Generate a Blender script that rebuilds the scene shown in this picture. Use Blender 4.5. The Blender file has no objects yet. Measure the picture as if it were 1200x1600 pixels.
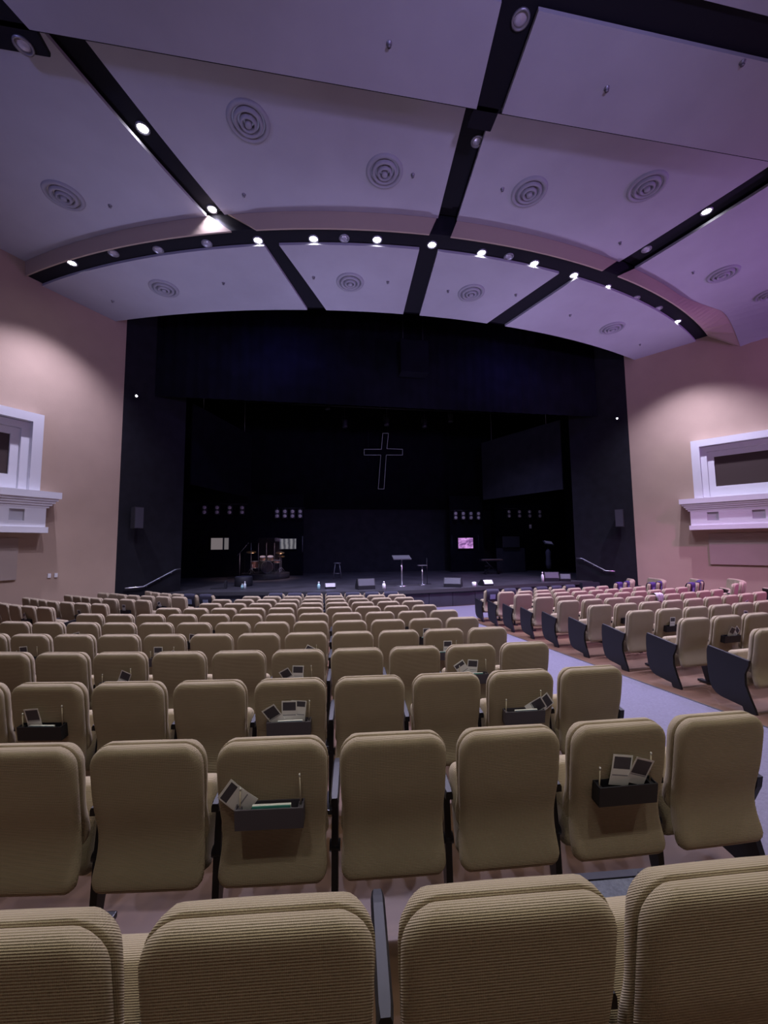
import bpy, bmesh, math, random
from mathutils import Vector, Matrix
random.seed(7)
PI = math.pi
sc = bpy.context.scene
COL = sc.collection

# ---------------------------------------------------------------- camera (hall frame: +Y towards the stage, front floor z = 0)
CAM = Vector((-3.035, -14.044, 2.33))
YAW, PITCH, ROLL, FPX = math.radians(9.32), math.radians(4.73), math.radians(-0.6), 613.0
cf = Vector((math.sin(YAW)*math.cos(PITCH), math.cos(YAW)*math.cos(PITCH), math.sin(PITCH)))
cr0 = Vector((math.cos(YAW), -math.sin(YAW), 0)); cu0 = cr0.cross(cf)
cr = cr0*math.cos(ROLL) + cu0*math.sin(ROLL); cu = cu0*math.cos(ROLL) - cr0*math.sin(ROLL)
cam = bpy.data.cameras.new('camera'); co = bpy.data.objects.new('camera', cam); COL.objects.link(co)
cam.sensor_fit = 'HORIZONTAL'; cam.sensor_width = 36; cam.lens = 36*FPX/1200; cam.clip_start = .05; cam.clip_end = 200
co.matrix_world = Matrix(((cr.x, cu.x, -cf.x, CAM.x), (cr.y, cu.y, -cf.y, CAM.y), (cr.z, cu.z, -cf.z, CAM.z), (0, 0, 0, 1)))
sc.camera = co
def pix(p):
    d = Vector(p) - CAM; w = d.dot(cf)
    return None if w < .1 else (600 + FPX*d.dot(cr)/w, 800 - FPX*d.dot(cu)/w)

# ---------------------------------------------------------------- world, exposure
w = bpy.data.worlds.new('world'); sc.world = w; w.use_nodes = True
w.node_tree.nodes['Background'].inputs[0].default_value = (.35, .3, .6, 1)
w.node_tree.nodes['Background'].inputs[1].default_value = 0.0
sc.view_settings.view_transform = 'Standard'; sc.view_settings.look = 'None'
sc.view_settings.gamma = 1; sc.view_settings.use_curve_mapping = False
sc.view_settings.exposure = 0.22

# ---------------------------------------------------------------- lamps of the hall and added fill spots
H1, H2, H3 = 9.83, 10.28, 9.71          # ceiling tiers
def spot(name, loc, target, watts, colour, cone, blend=.6, r=.06):
    l = bpy.data.lights.new(name, 'SPOT'); l.energy = watts; l.color = colour; l.spot_size = math.radians(cone); l.spot_blend = blend
    l.shadow_soft_size = r
    o = bpy.data.objects.new(name, l); COL.objects.link(o); o.location = loc
    d = Vector(target) - Vector(loc); o.rotation_euler = d.to_track_quat('-Z', 'Y').to_euler()
    return o
# added, unseen uplights that brighten and tint the ceiling clouds
spot('unseen_wash', (-11, -14, 5.5), (-6, -4.5, 9.9), 650, (.36, .36, 1.0), 90, 1, .3)
spot('unseen_wash', (0, -16, 5.0), (0, -2.5, 9.9), 1300, (.50, .42, 1.0), 80, 1, .3)
for a_, w_, c_ in ((-5.6, 1150, (.58, .56, 1.0)), (.4, 1250, (.62, .56, 1.0)), (6.2, 1350, (.66, .50, 1.0))): spot('unseen_wash', (a_, -1.75, .35), (a_*1.03, -2.6, 9.8), w_, c_, 62, 1, .15)  # added bare uplights hidden before the stage, brighten the lowest clouds
spot('unseen_wash', (14, -11, 5.5), (7, -4, 10.0), 1500, (.60, .26, 1.0), 90, 1, .3)
# violet stage-wash projectors at the right
spot('unseen_wash', (10.5, -9.0, 8.6), (7.0, -4, .6), 2800, (.95, .25, .95), 70, .9, .12)
spot('unseen_wash', (7.2, -10.6, 9.2), (1.2, -7, .4), 1100, (.45, .36, 1.0), 45, .9, .12)
# added, unseen fill spots that lift the dark stage
spot('stage_fill', (-3, 1.5, 9.2), (-2, 3,   .66), 800, (.50, .55, 1.0), 110, 1, .2)
spot('stage_fill', (4, 1.5, 9.2), (4, 3,   .66), 950, (.52, .52, 1.0), 110, 1, .2)
for a_ in (-4.5, 4.5): spot('stage_fill', (a_, -1.5, 9.35), (a_, .9, 8.6), 140, (.17, .17, 1.0), 125, 1, .2)  # added blue fill, turns the border curtain navy
spot('stage_fill', (-3.2, 4.2, 6.0), (-5.75, 6.6, 1.2), 520, (1.0, .62, .55), 40, .8, .08)  # added warm fill to bring out the drum kit
LAMP_W, REAR_W = 1050, 300
LIT = [(-9.57, -2.98, 1), (-4.57, -4.52, 1), (-3.21, -4.77, 1), (-1.65, -4.98, 1), (-.25, -5.02, 1), (1.11, -4.95, 1), (2.69, -4.79, 1),
       (4.06, -4.52, 1), (5.37, -4.18, 1), (9.11, -2.91, 1), (-6.45, -6.42, 2), (-5.62, -4.68, 2), (6.35, -6.43, 2)]
OFF = [(-8.31, -3.52, 1), (-7.13, -3.81, 1), (-5.85, -4.22, 1), (-2.46, -4.9, 1), (1.88, -4.92, 1), (6.65, -3.84, 1), (7.81, -3.47, 1),
       (.08, -7.17, 2), (5.9, -5.1, 2), (-.22, -9.42, 3), (-7.42, -8.0, 3)]
REAR = [(-6.6, -10.9), (-3.2, -12.2), (0, -11.0), (3.4, -12.4), (6.8, -11.0), (-4.6, -15.6), (-1.4, -15.4), (2.4, -15.6)]

# ================================================================ helpers
def tag(o, label=None, cat=None, group=None, kind=None):
    if label: o['label'] = label
    if cat: o['category'] = cat
    if group: o['group'] = group
    if kind: o['kind'] = kind
    return o
def link(name, me, parent=None):
    o = bpy.data.objects.new(name, me); COL.objects.link(o)
    if parent is not None: o.parent = parent
    return o
def empty(name, loc=(0, 0, 0), rz=0):
    o = bpy.data.objects.new(name, None); COL.objects.link(o); o.location = loc; o.rotation_euler = (0, 0, rz); o.empty_display_size = .1
    return o
class MB:
    """collects shapes of one mesh"""
    def __init__(s): s.v = []; s.f = []; s.m = []; s.sm = []
    def add(s, vs, fs, mi=0, smooth=False):
        n = len(s.v); s.v += [tuple(p) for p in vs]; s.f += [tuple(i+n for i in f) for f in fs]
        s.m += [mi]*len(fs); s.sm += [smooth]*len(fs); return s
    def box(s, c, d, mi=0, rx=0, ry=0, rz=0, bev=0):
        bm = bmesh.new(); bmesh.ops.create_cube(bm, size=1); bmesh.ops.scale(bm, vec=d, verts=bm.verts)
        if bev: bmesh.ops.bevel(bm, geom=bm.edges[:], offset=bev, segments=2, affect='EDGES', profile=.7)
        M = Matrix.Translation(c) @ Matrix.Rotation(rz, 4, 'Z') @ Matrix.Rotation(ry, 4, 'Y') @ Matrix.Rotation(rx, 4, 'X')
        bm.verts.index_update()
        s.add([M @ v.co for v in bm.verts], [[v.index for v in f.verts] for f in bm.faces], mi); bm.free(); return s
    def tube(s, pts, r, n=8, mi=0, cap=True):
        pts = [Vector(p) for p in pts]; vs = []; fs = []
        rs = r if isinstance(r, (list, tuple)) else [r]*len(pts)
        for i, p in enumerate(pts):
            t = (pts[min(i+1, len(pts)-1)] - pts[max(i-1, 0)]).normalized()
            a = t.orthogonal().normalized() if i == 0 else (a - t*a.dot(t)).normalized()
            b = t.cross(a)
            vs += [p + (a*math.cos(2*PI*k/n) + b*math.sin(2*PI*k/n))*rs[i] for k in range(n)]
        for i in range(len(pts)-1):
            for k in range(n): fs.append((i*n+k, i*n+(k+1) % n, (i+1)*n+(k+1) % n, (i+1)*n+k))
        if cap: fs += [tuple(range(n-1, -1, -1)), tuple((len(pts)-1)*n+k for k in range(n))]
        return s.add(vs, fs, mi, True)
    def lathe(s, prof, c=(0, 0, 0), n=24, mi=0, M=None, closed=False):
        vs = []; fs = []; c = Vector(c)
        for r, z in prof:
            for k in range(n):
                p = Vector((r*math.cos(2*PI*k/n), r*math.sin(2*PI*k/n), z)); vs.append((M @ p if M else p) + c)
        m = len(prof)
        for i in range(m if closed else m-1):
            j = (i+1) % m
            for k in range(n): fs.append((i*n+k, i*n+(k+1) % n, j*n+(k+1) % n, j*n+k))
        return s.add(vs, fs, mi, True)
    def prism(s, poly, axis, a, b, mi=0):
        """extrude a 2-D polygon along axis ('x': poly is y,z; 'y': x,z; 'z': x,y) from a to b"""
        def P(q, t): return (t, q[0], q[1]) if axis == 'x' else (q[0], t, q[1]) if axis == 'y' else (q[0], q[1], t)
        n = len(poly); vs = [P(q, a) for q in poly] + [P(q, b) for q in poly]
        fs = [tuple(range(n)), tuple(range(2*n-1, n-1, -1))] + [(i, i+n, (i+1) % n+n, (i+1) % n) for i in range(n)]
        return s.add(vs, fs, mi)
    def mesh(s, name, *mats, fix=True):
        me = bpy.data.meshes.new(name); me.from_pydata(s.v, [], s.f); me.polygons.foreach_set('material_index', s.m); me.polygons.foreach_set('use_smooth', s.sm)
        for m in mats: me.materials.append(m)
        if fix:
            bm = bmesh.new(); bm.from_mesh(me); bmesh.ops.recalc_face_normals(bm, faces=bm.faces); bm.to_mesh(me); bm.free()
        me.update(); return me
    def build(s, name, mats, parent=None, fix=True):
        mats = mats if isinstance(mats, (list, tuple)) else [mats]
        return link(name, s.mesh(name, *mats, fix=fix), parent)

# ================================================================ materials
def mat(name, col, rough=.7, metal=0, emit=0, noise=None, bump=None, spec=.5, coat=0):
    m = bpy.data.materials.new(name); m.use_nodes = True; nt = m.node_tree; b = nt.nodes['Principled BSDF']
    b.inputs['Base Color'].default_value = (*col, 1); b.inputs['Roughness'].default_value = rough; b.inputs['Metallic'].default_value = metal
    b.inputs['Specular IOR Level'].default_value = spec; b.inputs['Coat Weight'].default_value = coat
    if emit: b.inputs['Emission Color'].default_value = (*col, 1); b.inputs['Emission Strength'].default_value = emit
    tc = nt.nodes.new('ShaderNodeTexCoord')
    if noise:
        sc_, amt = noise
        n = nt.nodes.new('ShaderNodeTexNoise'); n.inputs['Scale'].default_value = sc_; n.inputs['Detail'].default_value = 6
        nt.links.new(tc.outputs['Object'], n.inputs['Vector'])
        r = nt.nodes.new('ShaderNodeValToRGB'); r.color_ramp.elements[0].position = .3; r.color_ramp.elements[1].position = .7
        r.color_ramp.elements[0].color = (*[c*(1-amt) for c in col], 1); r.color_ramp.elements[1].color = (*[min(1, c*(1+amt)) for c in col], 1)
        nt.links.new(n.outputs['Fac'], r.inputs['Fac']); nt.links.new(r.outputs['Color'], b.inputs['Base Color'])
    if bump:
        sc_, st, dist = bump
        n = nt.nodes.new('ShaderNodeTexNoise'); n.inputs['Scale'].default_value = sc_; n.inputs['Detail'].default_value = 4
        nt.links.new(tc.outputs['Object'], n.inputs['Vector'])
        bp = nt.nodes.new('ShaderNodeBump'); bp.inputs['Strength'].default_value = st; bp.inputs['Distance'].default_value = dist
        nt.links.new(n.outputs['Fac'], bp.inputs['Height']); nt.links.new(bp.outputs['Normal'], b.inputs['Normal'])
    return m
def fabric(name, col, period=.0062):
    m = mat(name, col, .95, spec=.15); nt = m.node_tree; b = nt.nodes['Principled BSDF']; L = nt.links.new
    b.inputs['Sheen Weight'].default_value = .35; b.inputs['Sheen Roughness'].default_value = .5
    b.inputs['Sheen Tint'].default_value = (*[min(1, c*2.2) for c in col], 1)
    tc = nt.nodes.new('ShaderNodeTexCoord'); sx = nt.nodes.new('ShaderNodeSeparateXYZ'); L(tc.outputs['Object'], sx.inputs[0])
    ad = nt.nodes.new('ShaderNodeMath'); ad.operation = 'ADD'; L(sx.outputs['Y'], ad.inputs[0]); L(sx.outputs['Z'], ad.inputs[1])
    def wave(src, per, dist):
        cx = nt.nodes.new('ShaderNodeCombineXYZ'); L(src, cx.inputs['X']); L(sx.outputs['X' if src is ad.outputs[0] else 'Z'], cx.inputs['Y'])
        wv = nt.nodes.new('ShaderNodeTexWave'); wv.wave_type = 'BANDS'; wv.bands_direction = 'X'; wv.inputs['Scale'].default_value = .314/per
        wv.inputs['Distortion'].default_value = dist; wv.inputs['Detail'].default_value = 1; wv.inputs['Detail Scale'].default_value = .12
        L(cx.outputs[0], wv.inputs['Vector']); return wv
    w1 = wave(ad.outputs[0], period, .5); w2 = wave(sx.outputs['X'], period*.62, .8)
    mx = nt.nodes.new('ShaderNodeMath'); mx.operation = 'MULTIPLY_ADD'; L(w2.outputs['Fac'], mx.inputs[0]); mx.inputs[1].default_value = .4; L(w1.outputs['Fac'], mx.inputs[2])
    bp = nt.nodes.new('ShaderNodeBump'); bp.inputs['Strength'].default_value = .9; bp.inputs['Distance'].default_value = .0018
    L(mx.outputs[0], bp.inputs['Height']); L(bp.outputs['Normal'], b.inputs['Normal'])
    n = nt.nodes.new('ShaderNodeTexNoise'); n.inputs['Scale'].default_value = 5; n.inputs['Detail'].default_value = 5; L(tc.outputs['Object'], n.inputs['Vector'])
    r = nt.nodes.new('ShaderNodeValToRGB'); r.color_ramp.elements[0].color = (*[c*.86 for c in col], 1); r.color_ramp.elements[1].color = (*[c*1.12 for c in col], 1)
    L(n.outputs['Fac'], r.inputs['Fac'])
    m2 = nt.nodes.new('ShaderNodeMix'); m2.data_type = 'RGBA'; m2.blend_type = 'MULTIPLY'; m2.inputs['Factor'].default_value = .22
    L(r.outputs['Color'], m2.inputs[6]); L(w1.outputs['Color'], m2.inputs[7]); L(m2.outputs[2], b.inputs['Base Color'])
    return m
M = {}
M['fabric'] = fabric('tan_fabric', (.435, .36, .26))
M['black'] = mat('black_plastic', (.008, .008, .012), .5, bump=(60, .05, .002))
M['blacksteel'] = mat('black_steel', (.014, .014, .02), .3, .2)
M['rack'] = mat('grey_plastic', (.10, .09, .12), .55)
M['rackdark'] = mat('dark_plastic', (.02, .02, .03), .5)
M['white'] = mat('white_paper', (.9, .9, .92), .6)
M['ink'] = mat('dark_ink', (.075, .07, .095), .5)
M['inkgrey'] = mat('grey_ink', (.32, .32, .38), .5)
M['teal'] = mat('teal_card', (.05, .30, .26), .4)
M['bluegrey'] = mat('slate_card', (.16, .24, .32), .5)
M['wood'] = mat('pencil_wood', (.55, .48, .38), .5)
M['ceil'] = mat('ceiling_plaster', (.36, .355, .39), .9, noise=(1.3, .04), bump=(45, .08, .01), spec=.2)
M['ring'] = mat('vent_grey', (.27, .265, .30), .7)
M['fascia'] = mat('tan_fascia', (.38, .30, .235), .9, bump=(40, .05, .01), spec=.2)
M['deck'] = mat('black_deck', (.008, .008, .012), .85, spec=.2)
M['tan'] = mat('tan_wall_paint', (.47, .35, .27), .85, noise=(.8, .06), bump=(30, .12, .01), spec=.25)
M['tanpanel'] = mat('tan_panel', (.42, .34, .29), .85, noise=(1.5, .04), spec=.2)
M['trim'] = mat('white_trim', (.78, .78, .82), .6, bump=(25, .03, .01))
M['recess'] = mat('grey_recess', (.52, .52, .55), .7)
M['panedark'] = mat('brown_blind', (.055, .035, .03), .6)
M['blackwall'] = mat('black_wall_paint', (.009, .009, .014), .8, noise=(3, .25), bump=(25, .2, .01), spec=.3)
M['drape'] = mat('black_drape', (.0038, .0038, .0085), .95, noise=(2, .3), spec=.1)
M['flat'] = mat('charcoal_flat', (.020, .020, .028), .85, noise=(2, .2), spec=.2)
M['stagefloor'] = mat('stage_floor', (.050, .047, .058), .55, noise=(1.2, .35), bump=(8, .1, .01))
M['fasciablack'] = mat('stage_front', (.024, .026, .038), .6, noise=(2, .2))
M['floor'] = mat('brown_concrete', (.115, .063, .040), .42, noise=(1.1, .35), bump=(9, .06, .01))
M['carpet'] = mat('grey_carpet', (.155, .145, .20), .95, noise=(38, .10), bump=(220, .5, .01), spec=.1)
M['rubber'] = mat('dark_rubber', (.03, .03, .035), .7)
M['mat'] = mat('grey_mat', (.13, .14, .14), .9, noise=(60, .25), bump=(300, .5, .005))
M['chrome'] = mat('brushed_steel', (.62, .62, .66), .3, .9)
M['lamp'] = mat('lamp_glow', (.95, .93, 1.0), .3, emit=45)
M['lampoff'] = mat('lamp_off', (.42, .40, .46), .25, .3)
M['lens'] = mat('lamp_lens', (.62, .58, .60), .25)
M['grey'] = mat('grey_metal', (.25, .25, .28), .4, .6)
M['spk'] = mat('speaker_black', (.018, .018, .025), .6, bump=(200, .3, .004))
M['grille'] = mat('grille_grey', (.07, .07, .09), .5, .4)
M['drum'] = mat('red_brown_drum', (.30, .13, .085), .22, .15, coat=.6)
M['drumhead'] = mat('drum_head', (.62, .58, .58), .5)
M['bassheadm'] = mat('bass_drum_head', (.05, .03, .045), .35)
M['brass'] = mat('cymbal_brass', (.52, .36, .17), .3, .9)
M['bottle'] = mat('bottle_plastic', (.72, .82, .86), .3)
M['bottlecyan'] = mat('bottle_cyan', (.42, .72, .76), .3)
M['purple'] = mat('purple_placard', (.055, .03, .15), .6)
M['cover'] = mat('dark_seat_cover', (.022, .022, .045), .8, bump=(60, .3, .004))
M['print'] = mat('pale_print', (.30, .38, .60), .6)
M['cloth'] = mat('lilac_cloth', (.45, .42, .47), .9, noise=(14, .25), bump=(40, .5, .01))
M['neon'] = mat('cross_tube', (.55, .55, .75), .4, emit=.06)
def acrylic():
    m = bpy.data.materials.new('clear_acrylic'); m.use_nodes = True; b = m.node_tree.nodes['Principled BSDF']
    b.inputs['Base Color'].default_value = (.9, .95, 1, 1); b.inputs['Roughness'].default_value = .03; b.inputs['Transmission Weight'].default_value = 1; b.inputs['IOR'].default_value = 1.4
    return m
M['acrylic'] = acrylic()
def screen(name, kind):
    m = bpy.data.materials.new(name); m.use_nodes = True; nt = m.node_tree; b = nt.nodes['Principled BSDF']; L = nt.links.new
    tc = nt.nodes.new('ShaderNodeTexCoord')
    b.inputs['Base Color'].default_value = (.01, .01, .01, 1); b.inputs['Roughness'].default_value = .2
    r = nt.nodes.new('ShaderNodeValToRGB')
    if kind == 'room':
        g = nt.nodes.new('ShaderNodeSeparateXYZ'); L(tc.outputs['Generated'], g.inputs[0]); L(g.outputs['X'], r.inputs['Fac'])
        r.color_ramp.interpolation = 'CONSTANT'
        e = r.color_ramp.elements; e[0].color = (.13, .11, .115, 1); e[1].position = .66; e[1].color = (.004, .004, .006, 1)
        q = r.color_ramp.elements.new(.76); q.color = (.11, .10, .105, 1)
    elif kind == 'stripes':
        wv = nt.nodes.new('ShaderNodeTexWave'); wv.inputs['Scale'].default_value = 1.1; wv.inputs['Distortion'].default_value = 3; wv.inputs['Detail'].default_value = 3
        L(tc.outputs['Generated'], wv.inputs['Vector']); L(wv.outputs['Fac'], r.inputs['Fac'])
        r.color_ramp.elements[0].color = (.035, .035, .045, 1); r.color_ramp.elements[1].color = (.17, .165, .18, 1)
    else:
        n = nt.nodes.new('ShaderNodeTexNoise'); n.inputs['Scale'].default_value = 3; n.inputs['Detail'].default_value = 3; n.inputs['Distortion'].default_value = 1.2
        L(tc.outputs['Generated'], n.inputs['Vector']); L(n.outputs['Fac'], r.inputs['Fac'])
        r.color_ramp.elements[0].position = .35; r.color_ramp.elements[0].color = (.16, .07, .22, 1); r.color_ramp.elements[1].position = .65; r.color_ramp.elements[1].color = (.62, .30, .72, 1)
    L(r.outputs['Color'], b.inputs['Emission Color']); b.inputs['Emission Strength'].default_value = 1
    return m

# ================================================================ the setting
def wall_a(b): return 9.55 - .7*b
def arc(b0, R): return lambda a: b0 + R - math.sqrt(max(R*R - a*a, 1))
def flat_b(b0): return lambda a: b0
def lerp(a, b, t): return a + (b-a)*t
def floor_z(a, b): return max(0.0, .0522*(math.hypot(a, b-17.05) - 19.55))
def at(x, y, z):
    """hall point at height z seen at photo point x, y (used to measure small fittings off the photograph)"""
    d = cf + cr*((x-600)/FPX) - cu*((y-800)/FPX); t = (z-CAM.z)/d.z
    return CAM + d*t

fm = MB(); NB, NA = 84, 72
bs = [lerp(-18.2, 3.0, i/NB) for i in range(NB+1)]
fm.add([(lerp(-1, 1, j/NA)*(max(wall_a(b), 9.55)+.2), b, floor_z(lerp(-1, 1, j/NA)*(max(wall_a(b), 9.55)+.2), b)) for b in bs for j in range(NA+1)],
       [(i*(NA+1)+j, i*(NA+1)+j+1, (i+1)*(NA+1)+j+1, (i+1)*(NA+1)+j) for i in range(NB) for j in range(NA)], 0, True)
tag(fm.build('floor', M['floor'], fix=False), kind='structure')

def wall(name, p, q, z0, z1, m, th=.3, parent=None, side=1):
    p, q = Vector(p), Vector(q); d = (q-p).normalized(); n = Vector((d.y, -d.x))*side*th
    b = MB(); b.prism([p, q, q+n, p+n], 'z', z0, z1); return tag(b.build(name, m, parent), kind='structure' if parent is None else None)
wl = wall('wall_left', (-9.55, 0), (-22.3, -18.2), -.1, 11.8, M['tan'], side=1)
wr = wall('wall_right', (9.55, 0), (22.3, -18.2), -.1, 11.8, M['tan'], side=-1)
wall('wall_rear', (-22.5, -18.2), (22.5, -18.2), -.1, 11.8, M['tan'])
wall('wall_stage_left', (-9.55, 0.004), (-8.2, 1.93), -.1, 11.8, M['blackwall'], side=-1)
wall('wall_stage_right', (9.55, 0.004), (8.2, 1.93), -.1, 11.8, M['blackwall'], side=1)
wall('wall_wing_left', (-8.45, 1.95), (-12.5, 2.6), .0, 11.8, M['blackwall'], th=.2, side=-1)
wall('wall_wing_right', (8.45, 1.95), (12.5, 2.6), .0, 11.8, M['blackwall'], th=.2, side=1)
wall('wall_outer_left', (-12.5, 2.6), (-12.5, 10.5), .0, 11.8, M['blackwall'], th=.2, side=-1)
wall('wall_outer_right', (12.5, 2.6), (12.5, 10.5), .0, 11.8, M['blackwall'], th=.2, side=1)
wall('wall_stage_rear', (-12.7, 10.3), (12.7, 10.3), .0, 11.8, M['blackwall'], side=-1)

# ceiling: black deck with plaster clouds hung under it
F1, B1, A2 = arc(-2.08, 27.6), arc(-4.90, 21.6), arc(-5.35, 21.5)
def sheet(mb, Fb, Bb, aF, aB, z, n=24, m=8, th=.08, zf=None, mi=0):
    vs = []; fs = []
    for lay in (0, 1):
        for i in range(m+1):
            t = i/m
            for j in range(n+1):
                a = lerp(lerp(aF[0], aB[0], t), lerp(aF[1], aB[1], t), j/n); b = lerp(Fb(a), Bb(a), t)
                vs.append((a, b, (zf(a, b) if zf else z) + lay*th))
    K = (m+1)*(n+1); q = lambda l, i, j: l*K + i*(n+1) + j
    for i in range(m):
        for j in range(n):
            fs.append((q(0, i, j), q(0, i, j+1), q(0, i+1, j+1), q(0, i+1, j))); fs.append((q(1, i, j), q(1, i+1, j), q(1, i+1, j+1), q(1, i, j+1)))
    rim = [q(0, 0, j) for j in range(n)] + [q(0, i, n) for i in range(m)] + [q(0, m, j) for j in range(n, 0, -1)] + [q(0, i, 0) for i in range(m, 0, -1)]
    for k in range(len(rim)): a_, b_ = rim[k], rim[(k+1) % len(rim)]; fs.append((a_, a_+K, b_+K, b_))
    mb.add(vs, fs, mi)
dk = MB()
sheet(dk, F1, A2, (-11.4, 11.4), (-12.2, 12.2), H1+.07, n=60, m=6, th=.1)
sheet(dk, A2, flat_b(-8.6), (-12.2, 12.2), (-15.9, 15.9), H2+.16, n=60, m=8, th=.1)
sheet(dk, flat_b(-8.2), flat_b(-18.2), (-15.9, 15.9), (-22.4, 22.4), H3+.1, n=10, m=4, th=.1)
for Fa, z0, z1 in ((F1, H1+.07, 11.7), (A2, H1+.07, H2+.2)):          # risers
    vs = []; fs = []; n = 60
    for j in range(n+1):
        a = lerp(-11.9, 11.9, j/n); vs += [(a, Fa(a)+.06, z0), (a, Fa(a)+.06, z1)]
    dk.add(vs, [(2*j, 2*j+2, 2*j+3, 2*j+1) for j in range(n)])
dk.add([(-16, -8.62, H3+.1), (16, -8.62, H3+.1), (16, -8.62, H2+.3), (-16, -8.62, H2+.3)], [(0, 1, 2, 3)])
dk.box((0, 4.3, 11.8), (26, 13, .1))
ceiling = tag(dk.build('ceiling', M['deck'], fix=False), kind='structure')
def cloud(Fb, Bb, aF, aB, z, zf=None, n=24, m=8):
    mb = MB(); sheet(mb, Fb, Bb, aF, aB, z, n, m, .07, zf); return mb.build('ceiling_panel', M['ceil'], ceiling)
z1 = H1 - .01
cloud(F1, B1, (-9.78, -3.45), (-11.05, -4.43), z1); cloud(F1, B1, (-2.85, -.37), (-4.06, -.55), z1)
cloud(F1, B1, (.18, 2.58), (-.06, 3.54), z1); cloud(F1, B1, (3.27, 9.76), (4.15, 11.05), z1)
A2i = arc(-5.40, 21.5)
def flare(a): return .85*(max(0, a-8.4)/3.0)**1.4                      # the right-hand cloud curls down and back where it meets the wall
def droop(a, b):
    d = (wall_a(b) - a)/1.2207
    return H2 - (1.15*(1-max(d, 0)/1.0)**2.2 if d < 1.0 else 0)
cloud(A2i, flat_b(-8.4), (-11.35, -5.76), (-15.4, -7.5), H2, droop, 44, 12); cloud(A2i, flat_b(-8.4), (-5.32, -.2), (-6.92, -.47), H2)
cloud(A2i, flat_b(-8.4), (.28, 5.36), (.04, 6.6), H2); cloud(lambda a: A2i(a) - flare(a), flat_b(-8.4), (6.03, 11.62), (7.2, 15.4), H2, droop, 44, 14)
for aF, aB in (((-15.2, -7.75), (-16.1, -8.35)), ((-7.15, -.42), (-7.75, -.60)), ((.04, 7.15), (-.05, 7.75)), ((7.75, 15.2), (8.35, 16.1))):
    cloud(flat_b(-8.29), flat_b(-9.60), aF, aB, H3, n=8, m=3)
for aF, aB in (((-16.4, -8.5), (-21.8, -11.6)), ((-7.9, -.62), (-10.8, -1.2)), ((-.06, 7.9), (-.6, 10.8)), ((8.5, 16.4), (11.6, 21.8))):
    cloud(flat_b(-10.05), flat_b(-17.9), aF, aB, H3, n=8, m=3)
for a0, a1 in ((-8.0, -7.12), (-.44, .02), (7.12, 8.0)):
    mb = MB(); mb.box(((a0+a1)/2, -8.09, H3+.14), (a1-a0, .40, .08), bev=.02); mb.build('slot_end', M['deck'], ceiling)
def fascia(a0t, a1t, a0b, a1b):
    mb = MB(); n = 26; vs = []; fs = []
    for th in (0, .045):
        for j in range(n+1):
            at_, ab = lerp(a0t, a1t, j/n), lerp(a0b, a1b, j/n); bt = A2(at_)-.045-flare(at_)
            zt = droop(at_, bt)+.03; zb = H1+.02
            vs += [(ab, A2(ab)-.045+th, zb), (at_, bt+th, zt)]
    K = 2*(n+1)
    for j in range(n):
        o = 2*j; fs += [(o, o+2, o+3, o+1), (K+o, K+o+1, K+o+3, K+o+2), (o, K+o, K+o+2, o+2), (o+1, o+3, K+o+3, K+o+1)]
    fs += [(0, 1, K+1, K), (2*n, K+2*n, K+2*n+1, 2*n+1)]
    mb.add(vs, fs); mb.build('fascia', M['fascia'], ceiling)
fascia(-11.15, -5.72, -11.1, -5.15); fascia(-5.25, -.22, -4.55, -.42); fascia(.3, 5.3, .12, 4.7); fascia(6.05, 11.6, 5.3, 11.08)

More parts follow.
